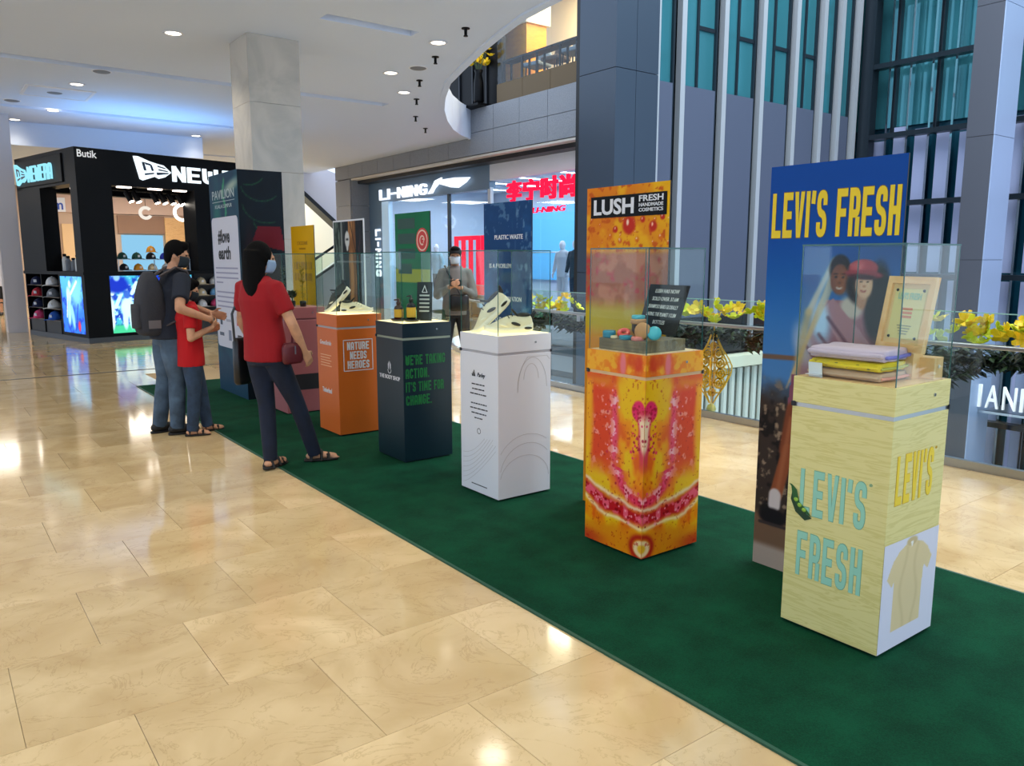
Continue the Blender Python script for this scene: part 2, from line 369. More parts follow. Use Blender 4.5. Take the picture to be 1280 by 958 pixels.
def woodgrain(name, c0, c1, rough=.45, axis='Z', scale=3.0, stretch=14.0):
    m = bpy.data.materials.new(name); m.use_nodes = True; nt = m.node_tree; b = nt.nodes['Principled BSDF']; L = nt.links.new; N = nt.nodes.new
    tc = N('ShaderNodeTexCoord'); mp = N('ShaderNodeMapping'); mp.inputs['Scale'].default_value = (1, 1, stretch) if axis == 'Z' else (stretch, 1, 1)
    L(tc.outputs['Object'], mp.inputs['Vector'])
    n = N('ShaderNodeTexNoise'); n.inputs['Scale'].default_value = scale; n.inputs['Detail'].default_value = 4; n.inputs['Distortion'].default_value = 1.2; L(mp.outputs[0], n.inputs['Vector'])
    wv = N('ShaderNodeMath'); wv.operation = 'MULTIPLY'; wv.inputs[1].default_value = 26; L(n.outputs['Fac'], wv.inputs[0])
    sn = N('ShaderNodeMath'); sn.operation = 'SINE'; L(wv.outputs[0], sn.inputs[0])
    mr = N('ShaderNodeMapRange'); mr.inputs['From Min'].default_value = -1; L(sn.outputs[0], mr.inputs['Value'])
    r = N('ShaderNodeValToRGB'); e = r.color_ramp.elements; e[0].position = 0; e[0].color = rgb(c0); e[1].position = .5; e[1].color = rgb(c1); L(mr.outputs[0], r.inputs['Fac'])
    L(r.outputs['Color'], b.inputs['Base Color']); b.inputs['Roughness'].default_value = rough; return m

M_TILE = marble_tile('beige_marble'); M_FLOOR = marble_tile('beige_marble_joined', True)
M_JOINT = mat('tile_joint', (188, 158, 114), .7)
M_COLUMN = stone('cream_marble', (176, 172, 164), (196, 190, 180), 2.0, .25, 1.2)
M_GRANITE = stone('grey_granite', (126, 130, 138), (142, 146, 152), .2, .55, 45)
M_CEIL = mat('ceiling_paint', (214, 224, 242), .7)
M_BLACK = mat('black_laminate', (5, 6, 9), .45, 0, .15); M_DARK = mat('dark_metal', (32, 36, 42), .4, .3)
M_STEEL = mat('brushed_steel', (176, 180, 184), .28, .9); M_CHROME = mat('polished_chrome', (205, 212, 216), .06, 1.0)
M_WHITE = mat('white_laminate', (226, 226, 230), .4); M_OFF = mat('off_white_paint', (214, 210, 204), .6)
M_GLASS = mat_glass('clear_glass'); M_GLASSB = mat_glass('balustrade_glass', (246, 252, 250), .02); M_EDGE = mat('glass_edge', (38, 92, 88), .15, 0, .6)
M_SHOPGLASS = mat_glass('shop_glass', (244, 250, 254), .02)

# ================================================================== the setting
CURVE = [(7.2, 6.15), (8.2, 6.28), (9.0, 6.5), (9.9, 6.78), (10.9, 7.13), (11.9, 7.5), (13.0, 8.08), (14.0, 8.68), (15.0, 9.38), (15.9, 10.1), (16.5, 10.72), (17.0, 11.4)]
def edge_x(y):
    if y <= CURVE[0][0]: return CURVE[0][1]
    for (a, xa), (b, xb) in zip(CURVE, CURVE[1:]):
        if y <= b: return xa + (xb-xa)*(y-a)/(b-a)
    return 11.4
# floor: dark base, single marble tiles near the camera, joined marble beyond
TY0, TW, TH = 0.27, .64, .63
ROWS = [r for r in range(0, 19)]
floor = sempty('floor')
FY1 = TY0 + 19*TH      # 12.24: the dark inlay line lies just short of it
mb = MB(); mb.box(-7, 6.1, -6, FY1, -.30, -.012); struct(mb.build('floor_base', M_JOINT, floor)) if False else mb.build('tile_bed', M_JOINT, floor)
tile_me = None; ntile = 0; cells = []
CAMV = Vector((0, 0, EYE))
for r in ROWS:
    y0 = TY0 + r*TH; off = .46 if (r - 3) % 2 == 0 else .14
    for k in range(-9, 11):
        x0 = off + k*TW
        cells.append((x0, y0))
def on_screen(x, y):
    d = Vector((x, y, 0)) - CAMV; z = d.dot(_fw)
    if z < .3: return False
    X = 640 + F_PX*d.dot(_rt)/z; Y = 479 - F_PX*d.dot(_up)/z
    return -90 < X < 1370 and Y < 1060
single, rest = [], []
for (x0, y0) in cells:
    if x0 > 6.12 or x0 + TW < -7: continue
    hidden = (x0 > 2.15 and x0 + TW < 3.95)          # wholly under the carpet
    vis = any(on_screen(x0+a*TW, y0+b*TH) for a in (0, .5, 1) for b in (0, .5, 1))
    if vis and not hidden: single.append((x0, y0))
    elif not hidden: rest.append((x0, y0))
single.sort(key=lambda c: (c[0]+.3)**2 + (c[1]+.3)**2); rest += single[295:]; single = single[:295]
def tile_mesh(w, h):
    mb = MB(); g = .0008; q = .0010
    a = [(g+q, g+q, 0), (w-g-q, g+q, 0), (w-g-q, h-g-q, 0), (g+q, h-g-q, 0)]
    b = [(g, g, -q), (w-g, g, -q), (w-g, h-g, -q), (g, h-g, -q)]; c = [(x, y, -.014) for x, y, z in b]
    mb.add(a+b+c, [(0,1,2,3)] + [(i+4, (i+1) % 4+4, (i+1) % 4, i) for i in range(4)] + [(i+8, (i+1) % 4+8, (i+1) % 4+4, i+4) for i in range(4)])
    return mb.mesh('tile')
tile_full = tile_mesh(TW, TH); tile_full.materials.append(M_TILE)
for (x0, y0) in single:
    w = min(TW, 6.1 - x0)
    me = tile_full if w >= TW - 1e-6 else tile_mesh(w, TH)
    o = put('tile', me, M_TILE, floor); o.location = (x0, y0, 0)
mb = MB()
for (x0, y0) in rest: mb.box(x0+.0014, min(x0+TW, 6.1)-.0014, y0+.0014, y0+TH-.0014, -.014, 0)
o = mb.build('tile_field', M_TILE, floor, fix=False); o['kind'] = 'stuff'
mb = MB(); mb.box(-7, 6.1, -6, TY0, -.3, 0); mb.box(-9, -7, -6, FY1, -.3, 0)
mb.box(-9, 6.1, FY1, 34, -.3, 0)
ys = [FY1 + (17.0-FY1)*i/14 for i in range(15)]
mb2 = [(6.1, FY1)] + [(edge_x(y), y) for y in ys] + [(6.1, 17.0)]
mb.prism(mb2, (0,0,-.3), (1,0,0), (0,1,0), (0,0,.3)); mb.box(6.1, 16, 17.0, 34, -.3, 0)
ys = [7.2 + (FY1-7.2)*i/10 for i in range(11)]
mb.prism([(6.1, 7.2)] + [(edge_x(y), y) for y in ys] + [(6.1, FY1)], (0,0,-.3), (1,0,0), (0,1,0), (0,0,.3)); mb.box(6.1, 6.15, -6, 7.2, -.3, 0)
mb.build('marble_beyond', M_FLOOR, floor)
MB().box(-9, 7.4, 12.06, 12.11, 0, .003).build('inlay_strip', mat('dark_inlay', (34, 32, 32), .4), floor)

# ceiling with sunk light slots, downlights come later
CZ = 4.55; SLOT = [(9.62, 9.86, 4.35, 5.66), (14.22, 14.5, -9, 7.66), (18.7, 19.0, -9, 6.6), (24.0, 24.3, -9, 9)]
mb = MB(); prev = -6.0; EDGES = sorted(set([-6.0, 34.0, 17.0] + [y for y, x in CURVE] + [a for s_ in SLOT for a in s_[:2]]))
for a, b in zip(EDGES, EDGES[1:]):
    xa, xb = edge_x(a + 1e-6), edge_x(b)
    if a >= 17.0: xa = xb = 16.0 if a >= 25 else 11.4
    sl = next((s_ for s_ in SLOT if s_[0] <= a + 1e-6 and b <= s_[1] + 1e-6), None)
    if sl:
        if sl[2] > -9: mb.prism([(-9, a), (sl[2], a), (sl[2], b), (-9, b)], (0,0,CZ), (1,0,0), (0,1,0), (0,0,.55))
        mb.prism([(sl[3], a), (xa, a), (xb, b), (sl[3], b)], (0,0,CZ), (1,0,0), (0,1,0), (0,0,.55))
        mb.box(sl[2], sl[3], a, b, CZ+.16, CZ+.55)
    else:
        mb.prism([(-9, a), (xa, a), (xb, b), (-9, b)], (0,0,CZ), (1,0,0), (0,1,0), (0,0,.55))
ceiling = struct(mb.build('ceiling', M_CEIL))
# curved white edge of the upper floor along the void
mb = MB(); pts = [(6.15, -6.0)] + [(x, y) for y, x in CURVE]
for (x0, y0), (x1, y1) in zip(pts, pts[1:]):
    mb.prism([(x0-.02, y0), (x0+.1, y0), (x1+.1, y1), (x1-.02, y1)], (0,0,CZ-.03), (1,0,0), (0,1,0), (0,0,.76))
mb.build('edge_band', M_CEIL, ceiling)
# marble column with its slabs
col = sempty('wall_column', (3.81, 11.0, 0))
mb = MB(); mb.box(.02, .70, .02, .70, 0, CZ).build('core', M_JOINT, col)
for z0, z1 in ((0, .92), (.92, 1.84), (1.84, 2.76), (2.76, 3.67), (3.67, CZ)):
    for (a, b, c, d) in ((0, .72, 0, .02), (0, .02, .02, .70), (.70, .72, .02, .70), (0, .72, .70, .72)):
        MB().box(a, b, c, d, z0+.002, z1-.002).build('marble_slab', M_COLUMN, col)
col['label'] = 'square cream marble column behind the dark green box'

# granite front of the shops across the walkway (plane X = 11.4)
gr = sempty('wall_granite')
def slab(x0, x1, y0, y1, z0, z1): return MB().box(x0, x1, y0+.006, y1-.006, z0+.006, z1-.006).build('granite_panel', M_GRANITE, gr)
MB().box(11.42, 11.75, 12.6, 24.9, 4.1, 5.22).build('band_core', M_DARK, gr)
for i in range(14):
    y1 = 24.94 - i*1.0
    y0 = max(y1 - 1.0, 11.0)
    if y0 >= 16.9: slab(11.36, 11.42, y0, y1, 4.12, CZ)
for i in range(5):
    y1 = 16.95 - i*1.02; y0 = y1 - 1.02
    if i == 0: y1 = 16.95
    slab(11.36, 11.42, y0, y1, 4.12, 4.66); slab(11.36, 11.42, y0, y1, 4.66, 5.22)
for i in range(5):
    z0, z1 = 4.1*i/5, 4.1*(i+1)/5
    slab(11.36, 11.42, 23.85, 24.94, z0, z1)
    MB().box(11.42, 12.0, 23.80, 23.86, z0+.006, z1-.006).build('granite_panel', M_GRANITE, gr)
MB().box(11.42, 12.0, 23.86, 24.9, 0, 4.1).build('pier_core', M_DARK, gr)
MB().box(11.38, 11.62, 12.9, 23.8, 4.06, 4.11).build('soffit_strip', mat('pale_soffit', (206, 200, 190), .5), gr)
MB().box(11.62, 12.4, 12.9, 23.8, 3.96, 4.1).build('soffit_recess', M_DARK, gr)
# edge of the floor on the far side of the void, stepped bands
fs = sempty('wall_void_edge')
for z0, z1, m_, x in ((-.36, -.02, mat('grey_panel_light', (138, 146, 152), .5), 11.40), (-.56, -.36, mat('grey_panel_dark', (62, 70, 78), .5), 11.34), (-.92, -.56, mat('grey_panel_light', (138, 146, 152), .5), 11.40),
                      (-1.06, -.92, mat('mesh_band', (92, 100, 106), .7, bump=.6, bscale=90), 11.42), (-6.2, -1.06, mat('grey_panel_mid', (112, 124, 134), .5), 11.40)):
    for i in range(3):
        y0 = 12.1 + i*1.65; MB().box(x, 11.8, y0+.01, y0+1.64, z0, z1).build('panel', m_, fs)
MB().box(11.4, 13.5, 12.0, 17.0, -.02, 0).build('ledge', mat('grey_panel_light', (138, 146, 152), .5), fs)
# void floor far below
struct(MB().box(6.0, 21.5, -6, 17.0, -6.3, -6.2).build('floor_below', mat('lower_floor', (150, 146, 140), .3)))

# ---- facade of the atrium, north side (plane Y = 11.5)
fa = sempty('wall_facade_back')
M_PAN = mat('lavender_panel', (84, 92, 110), .42, .15); M_TEAL = mat('teal_glass', (66, 136, 146), .08, .45, .8)
M_PANX = mat('pale_panel', (166, 174, 206), .42, .1); M_GAPX = mat('teal_gap', (34, 92, 112), .25, .2)
M_MULL = mat('dark_mullion', (36, 46, 54), .35, .4); M_DGAP = mat('dark_gap', (16, 20, 24), .5)
MB().box(11.7, 20.6, 12.0, 12.2, -6.2, 15).build('backing', M_DGAP, fa)
FX = [12.22, 12.98, 14.31, 15.63, 16.89, 17.98, 18.75, 19.5]
M_FIN = mat('mirror_fin', (184, 190, 194), .3, .35)
for i, x in enumerate(FX):
    MB().box(x-.07, x+.07, 11.48, 11.62, -.5, 15).build('chrome_fin', M_FIN, fa)
    if i + 1 < len(FX):
        a, b = x+.08, FX[i+1]-.26
        if b - a < .2: b = FX[i+1]-.18
        MB().box(a, b, 11.52, 11.60, .3, 5.12).build('panel', M_PAN, fa)
        MB().box(a, b, 11.60, 11.62, 5.14, 15).build('glass_pane', M_TEAL, fa)
        MB().box(b, b+.06, 11.54, 11.7, -.5, 15).build('mullion', M_MULL, fa)
        if b - a > .7:
            xm = a + (b-a)*.45
            MB().box(xm-.03, xm+.03, 11.56, 11.6, 5.14, 15).build('mullion', M_MULL, fa)
            MB().box(xm+.03, b, 11.57, 11.6, 6.3, 6.38).build('transom', M_MULL, fa)
# ribbed wall of the floor below
M_SLAT = mat('pale_slat', (206, 212, 200), .45); M_CAP = mat('pale_cap', (224, 224, 196), .5)
MB().box(11.75, 19.9, 11.55, 11.7, -.55, .3).build('dark_opening', mat('dark_soffit', (18, 22, 24), .3), fa)
MB().box(12.0, 19.5, 11.1, 11.5, -.85, -.6).build('ledge', M_CAP, fa)
for i in range(26):
    x = 12.05 + i*.27
    mb = MB(); mb.limb([(x, 11.3, -4), (x, 11.3, -.9)], [.075, .075], n=8, flat=True); mb.build('rib', M_SLAT, fa, smooth=False)
MB().box(11.8, 19.9, 11.42, 11.46, -6.2, -.6).build('rib_backing', mat('rib_back', (120, 132, 128), .6), fa)
# ---- facade, east side (plane X = 20)
fe = sempty('wall_facade_side')
MB().box(20.5, 20.7, -6, 12.2, -6.2, 15).build('backing', M_GAPX, fe)
MB().box(20.35, 20.4, -6, 12.0, 4.9, 15).build('glass_pane', M_TEAL, fe)
y = 11.3; i = 0
while y > -1.5:
    if True:
        MB().box(20.12, 20.2, y-.34, y, 1.25, 4.55 + .1*((i*7) % 4)).build('panel', M_PANX, fe)
        MB().box(20.14, 20.22, y-.30, y, -5.5, 1.05).build('panel', M_PANX, fe)
        MB().box(19.98, 20.14, y-.42, y-.37, -5.5, 15).build('chrome_fin', M_CHROME, fe)
        if i % 2 == 0: MB().box(20.2, 20.36, y-.46, y-.38, 4.6, 15).build('mullion', M_MULL, fe)
    y -= .535; i += 1
for z in (-2.25, 1.15, 2.95, 4.62, 6.33, 8.05, 9.8):
    MB().box(19.72, 19.98, -3, 11.4, z-.06, z+.06).build('transom', M_MULL, fe)
MB().box(19.70, 19.99, 11.2, 11.5, -6, 15).build('corner_post', M_MULL, fe)
# box column in front of it
sc = sempty('wall_steel_column', (18.0, 7.5, 0))
for z0, z1 in ((-6.2, -3.6), (-3.6, -1.0), (-1.0, 1.55), (1.55, 4.1), (4.1, 6.7), (6.7, 9.3), (9.3, 15)):
    MB().box(0, .02, .02, .56, z0+.005, z1-.005).build('panel', mat('steel_grey_panel', (80, 82, 90), .4, .2), sc)
    MB().box(0, .95, 0, .02, z0+.005, z1-.005).build('panel', mat('steel_pale_panel', (160, 176, 204), .4, .2), sc)
MB().box(.02, .95, .02, .56, -6.2, 15).build('core', M_DARK, sc)
# ---- grey corner pillar between shopfront and facade
gp = sempty('wall_grey_pillar', (10.6, 10.99, 0))
M_GP = mat('blue_grey_panel', (58, 70, 84), .38, .2)
for z0, z1 in ((-6.2, -2.4), (-2.4, 1.3), (1.3, 5.05), (5.05, 8.8), (8.8, 15)):
    MB().box(0, .03, .03, 1.0, z0+.006, z1-.006).build('panel', M_GP, gp)
    MB().box(0, .52, 0, .03, z0+.006, z1-.006).build('panel', M_GP, gp)
    MB().box(.53, 1.12, 0, .03, z0+.006, z1-.006).build('panel', M_GP, gp)
MB().box(.03, 1.1, .03, 1.0, -6.2, 15).build('core', M_DARK, gp)
MB().box(.02, 1.1, 1.0, 1.12, -6.2, 15).build('edge_strip', M_DGAP, gp)

# ================================================================== shopfront across the walkway (recessed plane X = 12)
sf = sempty('wall_shopfront')
M_BLUEGREY = mat('blue_grey_fascia', (96, 122, 146), .45); M_PALEBLUE = mat('pale_blue_frame', (176, 206, 228), .4, emit=(170, 205, 235), es=.25)
M_HEAD = mat('white_header', (224, 224, 230), .5)
MB().box(12.0, 12.2, 17.02, 23.8, 3.36, 3.97).build('fascia_panel', M_BLUEGREY, sf)
MB().box(12.0, 12.2, 22.96, 23.8, 0, 3.36).build('pier_panel', M_BLUEGREY, sf)
MB().box(12.0, 12.15, 22.5, 22.95, 0, 3.36).build('lit_frame', M_PALEBLUE, sf)
MB().box(12.0, 12.2, 12.6, 17.0, 3.56, 3.97).build('white_header', M_HEAD, sf)
MB().box(12.02, 12.12, 17.0, 17.12, 0, 3.4).build('door_post', mat('pale_frame', (196, 200, 208), .4), sf)
MB().box(12.02, 12.10, 19.0, 19.08, 0, 3.36).build('door_post', M_MULL, sf)
for a, b, z1 in ((13.0, 14.95, 3.55), (15.0, 16.98, 3.55), (17.14, 18.98, 3.35), (19.1, 20.8, 3.35), (20.84, 22.48, 3.35)):
    MB().box(12.05, 12.07, a, b, .02, z1).build('glass_pane', M_SHOPGLASS, sf)
MB().box(12.1, 17.0, 12.6, 23.8, -.05, 0).build('shop_floor', mat('shop_floor', (190, 196, 204), .25), sf)
MB().box(16.9, 17.0, 12.6, 23.8, 0, 3.97).build('shop_back_wall', mat('shop_back', (188, 206, 222), .6), sf)
MB().box(12.1, 17.0, 23.7, 23.8, 0, 3.97).build('shop_side_wall', mat('shop_back', (188, 206, 222), .6), sf)
MB().box(12.1, 17.0, 12.5, 12.6, 0, 3.97).build('shop_side_wall', mat('shop_back', (188, 206, 222), .6), sf)
MB().box(12.2, 17.0, 12.6, 23.8, 3.9, 3.97).build('shop_ceiling', mat('shop_ceiling', (214, 220, 228), .7), sf)
MB().box(16.80, 16.88, 18.5, 22.2, .9, 3.3).build('blue_wall_panel', mat('blue_graphic', (92, 170, 222), .5, emit=(70, 160, 225), es=.35), sf)
MB().box(16.80, 16.88, 14.0, 17.4, .6, 3.0).build('cyan_wall_panel', mat('cyan_graphic', (120, 190, 214), .5, emit=(110, 190, 220), es=.3), sf)
for y in (14.6, 16.4, 18.2, 20.0, 21.8):
    t = thing('strip_light', 'white strip light on the sports shop ceiling, %s from the grey pillar' % {14.6: 'nearest', 16.4: 'second', 18.2: 'third', 20.0: 'fourth', 21.8: 'fifth'}[y], 'light', (14.4, y, 3.82), 0, 'strip lights in the sports shop')
    MB().box(-1.8, 1.8, -.06, .06, .03, .08).build('housing', M_WHITE, t); MB().box(-1.78, 1.78, -.05, .05, .02, .03).build('tube', mat_emit('cool_tube', (225, 238, 255), 14), t)
    d = bpy.data.lights.new('strip_glow', 'AREA'); d.shape = 'RECTANGLE'; d.size = 3.4; d.size_y = .1; d.energy = 55; d.color = (.88, .95, 1.0)
    l = bpy.data.objects.new('strip_glow', d); COL.objects.link(l); l.location = (14.4, y, 3.82)
# lit letters
LW = mat_emit('white_letter_glow', (236, 244, 255), 1.25); LR = mat_emit('red_letter_glow', (255, 24, 60), 1.5); LRP = mat_emit('red_tube_glow', (255, 20, 60), 1.3)
t = thing('shop_sign', 'white glowing shop sign with swoosh above the sports shop entrance', 'sign', (11.93, 20.4, 3.57))
block_text('letter', 'LI-NING', LW, t, (0, 2.48, -.17), XN, UPV, 2.9, .32, gw=.62, gt=.18, gap=.13, depth=.05)
sw = [(715,165),(735,130),(752,85),(785,70),(782,84),(850,84),(915,95),(897,122),(862,150),(830,142),(770,108),(750,135),(737,165)]
mb = MB(); mb.prism([((x-715)/200*2.16, (165-y)/95*.40) for x, y in sw], (0, -.48, -.16), XN, UPV, (-.05, 0, 0)); mb.build('swoosh', LW, t)
t = thing('blade_sign', 'white glowing vertical letters on the blue-grey pier beside the shop door', 'sign', (11.96, 23.45, 1.9))
block_text('letter', 'LI-NING', LW, t, (0, -.16, .62), Vector((0,0,-1)), XN, 1.5, .32, gw=.62, gt=.18, gap=.16, depth=.04)
t = thing('shop_sign', 'red glowing Chinese character sign hanging in the shop window', 'sign', (11.96, 14.85, 3.2))
for i, ch in enumerate('李宁时尚'):
    text('character', ch, LR, t, (0, 1.02 - i*.68, .01 - i*.0), XN, UPV, .62, .52, bold=.035, depth=.05)
t = thing('shop_sign', 'small slanted red lettering under the red character sign', 'sign', (11.96, 14.55, 2.72))
text('lettering', 'LI-NING', LR, t, (0, 0, 0), XN, UPV, 1.2, .13, bold=.02, depth=.03, shear=.4)
t = thing('neon_rack', 'red glowing clothes rack of upright bars inside the sports shop', 'rack', (13.0, 18.9, 0))
for g in (-1.35, .05):
    MB().box(-.05, .05, g, g+1.25, 2.12, 2.24).build('top_bar', LRP, t)
    for k in range(4): MB().box(-.05, .05, g+k*.385, g+k*.385+.095, .55, 2.12).build('upright', LRP, t)
MB().box(-.2, .2, -1.4, 1.35, 0, .55).build('plinth', M_WHITE, t)

# ================================================================== upper floor shop above the granite band
us = sempty('wall_upper_shop')
M_BRONZE = mat('bronze_panel', (92, 72, 40), .35, .3)
for i in range(3):
    y0 = 12.9 + i*1.0
    MB().box(11.44, 11.5, y0+.005, y0+.995, 5.22, 5.66).build('bronze_panel', M_BRONZE, us)
    MB().box(11.46, 11.475, y0+.006, y0+.994, 5.67, 8.6).build('glass_pane', M_SHOPGLASS, us)
MB().box(11.5, 17, 12.6, 18.6, 5.15, 5.22).build('upper_floor', mat('upper_floor', (120, 100, 76), .4), us)
MB().box(14.4, 14.6, 12.6, 18.6, 5.2, 9).build('upper_back_wall', mat('cream_wall', (230, 214, 180), .6), us)
MB().box(11.5, 16.7, 12.6, 18.6, 8.6, 8.8).build('upper_ceiling', M_OFF, us)
MB().box(11.5, 16.7, 12.5, 12.62, 5.2, 8.8).build('upper_side_wall', M_OFF, us)
M_WOODW = woodgrain('honey_wood', (196, 116, 14), (220, 146, 34), .4)
MB().box(12.3, 12.92, 15.86, 17.2, 5.2, 7.2).build('wood_booth', M_WOODW, us)
MB().box(12.25, 13.0, 15.8, 17.2, 7.2, 8.6).build('booth_header', mat('cream_wall', (230, 214, 180), .6), us)
MB().box(11.6, 11.72, 15.92, 18.6, 5.22, 8.6).build('dark_front', M_BLACK, us)
for y in (16.5, 17.1, 17.7): MB().box(11.56, 11.6, y, y+.04, 5.3, 8.4).build('dark_trim', M_DARK, us)
area('upper_shop_cove', (13.4, 14.4, 8.4), (0, 0, 0), 1.6, 2.6, 300, (1.0, .83, .56))
t = thing('display_rack', 'black metal display frame behind the upper shop glass', 'rack', (11.56, 14.45, 5.22))
for y in (-1.3, -.75, .05, .6, 1.3):
    MB().box(-.02, .02, y, y+.04, 0, .95).build('post', M_BLACK, t); MB().box(.2, .24, y, y+.04, 0, .95).build('post', M_BLACK, t)
MB().box(-.03, .25, -1.3, 1.34, .92, .97).build('top_rail', M_BLACK, t); MB().box(-.02, .24, -1.3, 1.34, .45, .48).build('shelf', M_BLACK, t)
def stool_chair(name, label, loc, rz, c):
    t = thing(name, label, 'chair', loc, rz, 'chairs in the upper shop')
    mb = MB(); prof = []
    for i in range(5):
        z = .45 + .42*i/4; w = .27*math.sqrt(max(.12, 1-(i/4)**3)); prof.append([(w*math.cos(a), -.22 + .06*math.sin(a) - .05*i/4, z) for a in [2*math.pi*j/14 for j in range(14)]])
    mb.loft(prof).build('backrest', c, t, True); MB().box(-.26, .26, -.24, .26, .38, .48).build('seat', c, t, bevel=.03)
    for sx in (-.2, .2):
        for sy in (-.18, .2): MB().limb([(sx, sy, 0), (sx*.9, sy*.9, .4)], [.015, .02], n=6, flat=True).build('leg', M_BLACK, t)
    return t
M_GF = mat('grey_fabric', (112, 124, 132), .8)
for i, (y, x, dz, w) in enumerate(((15.5, 12.35, .5, 'beside the honey wood booth'), (14.8, 12.35, .5, 'second from the wood booth'), (14.15, 12.35, .55, 'third from the wood booth'), (13.45, 12.35, .6, 'nearest the grey pillar'))):
    MB().box(x-.35, x+.35, y-.33, y+.33, 5.22, 5.22+dz).build('platform', M_BRONZE, us)
    stool_chair('lounge_chair', 'grey rounded lounge chair on the upper floor, %s' % w, (x, y, 5.22+dz), R(100), M_GF if i != 1 else mat('brown_fabric', (88, 70, 58), .8))
# vase of yellow blossom up there
def flower_mesh(r=.05, seed=0):
    rs = random.Random(seed); mb = MB()
    for k in range(5):
        a = 2*math.pi*k/5 + rs.random()*.4; tilt = .35 + .3*rs.random(); d = Vector((math.cos(a), math.sin(a), tilt)).normalized(); s_ = Vector((-math.sin(a), math.cos(a), 0)); n = d.cross(s_)
        p = [Vector((0,0,0)), d*r*.45 + s_*r*.38, d*r + s_*r*.3 + n*r*.1, d*r*1.1, d*r - s_*r*.3 + n*r*.1, d*r*.45 - s_*r*.38]
        mb.add(p + [q + Vector((0,0,-.004)) for q in p], [(0,1,2,3,4,5), (11,10,9,8,7,6)] + [(i, i+6, (i+1) % 6+6, (i+1) % 6) for i in range(6)])
    return mb
M_YEL = mat('yellow_petal', (246, 206, 10), .6, emit=(246, 206, 10), es=.0); M_YEL2 = mat('lemon_petal', (214, 222, 20), .6)
t = thing('flower_vase', 'tall dark vase of yellow blossom on the upper floor', 'vase', (11.3, 16.45, 5.27))
MB().lathe([(.1, 0), (.13, .1), (.12, .5), (.08, .72), (.11, .8)], n=14).build('vase', M_BLACK, t, True)
FL = [flower_mesh(.11, s_).mesh('blossom') for s_ in range(3)]
for m_ in FL: m_.materials.append(M_YEL)
for i in range(26):
    a, h = random.random()*6.28, random.random(); rr = .42*math.sqrt(random.random())
    o = put('blossom', FL[i % 3], None, t); o.location = (rr*math.cos(a)*.7, rr*math.sin(a), .95 + .5*h); o.rotation_euler = (random.random()*2-1, random.random()*2-1, a)
mb = MB()
for i in range(8):
    a = i*.8; mb.tube([(0, 0, .7), (.15*math.cos(a), .25*math.sin(a), 1.2)], .008, 5)
mb.build('stem', mat('stem_green', (60, 80, 40), .7), t)
MB().box(11.1, 11.5, 16.2, 17.15, 5.22, 5.27).build('ledge', M_BLACK, us)

# ================================================================== far end of the mall
fw_ = sempty('wall_far')
MB().box(-9, 16, 32, 32.3, 0, 4.6).build('back_wall', mat('beige_wall', (198, 172, 150), .7), fw_)
MB().box(3.2, 10.2, 31.9, 32, 3.2, 4.3).build('pink_header', mat('rose_beige', (206, 178, 164), .6), fw_)
MB().box(7.6, 9.3, 31.85, 32, 0, 3.1).build('wood_panel', woodgrain('tan_wood', (196, 150, 96), (214, 172, 118), .5), fw_)
MB().box(6.0, 7.6, 31.9, 32, 2.5, 3.15).build('brown_panel', mat('brown_panel', (140, 108, 88), .6), fw_)
MB().box(6.1, 7.5, 31.85, 32, .6, 2.45).build('blue_screen', mat_emit('far_blue_screen', (140, 198, 232), .9), fw_)
MB().box(4.2, 4.9, 31.85, 32, 0, 2.8).build('doorway', mat('warm_doorway', (222, 186, 140), .6), fw_)
MB().box(9.4, 9.6, 31.8, 32, 0, 4.5).build('post', M_OFF, fw_)
MB().box(-9, 2.6, 31.8, 32, 0, 3.6).build('shop_row', mat('far_shops', (120, 122, 120), .4), fw_)
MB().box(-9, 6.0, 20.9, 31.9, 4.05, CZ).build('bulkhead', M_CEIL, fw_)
struct(MB().box(1.46, 1.83, 20.0, 20.5, 0, CZ).build('wall_pillar', mat('pale_pillar', (206, 200, 202), .4)))
t = thing('shop_sign', 'blue lettering fragment on the far shop front seen through the kiosk', 'sign', (4.05, 31.88, 3.45))
MB().box(-.32, .32, 0, .04, -.24, .24).build('board', mat('white_board', (228, 232, 240), .5), t); text('lettering', 'hm', mat('sign_blue', (40, 84, 190), .5), t, (0, -.002, 0), YN, UPV, .5, .34, bold=.02, depth=.01)
for i, (x, z) in enumerate(((7.0, 3.05), (5.9, 3.0), (8.3, 3.0), (9.2, 2.85))):
    t = thing('pendant_lamp', ['brightest round pendant lamp in the shop behind the kiosk', 'small round pendant lamp left of the brightest one', 'faint round pendant lamp right of the brightest one', 'faint round pendant lamp nearest the box'][i], 'lamp', (x, 27, z), 0, 'ring pendants behind the kiosk')
    r_ = .24 if i == 0 else .16; mb = MB(); ring = [[(math.cos(a)*(r_ + .05*math.cos(b)), .05*math.sin(b), math.sin(a)*(r_ + .05*math.cos(b))) for b in [2*math.pi*j/6 for j in range(6)]] for a in [R(40) + R(290)*k/18 for k in range(19)]]
    mb.loft(ring).build('ring', mat_emit('pendant_glow' + ('' if i == 0 else '_dim'), (255, 246, 232), 3.0 if i == 0 else .8), t, True); MB().tube([(0, 0, r_), (0, 0, CZ - z)], .008, 5).build('cord', M_BLACK, t)
for i, (x, y) in enumerate(((5.2, 28.5), (8.0, 28.5), (2.0, 26), (-3, 24))):
    d = bpy.data.lights.new('far_shop_lamp', 'AREA'); d.size = 1.6; d.energy = 110; d.color = (1, .9, .78); l = bpy.data.objects.new('far_shop_lamp', d); COL.objects.link(l); l.location = (x, y, 3.95)
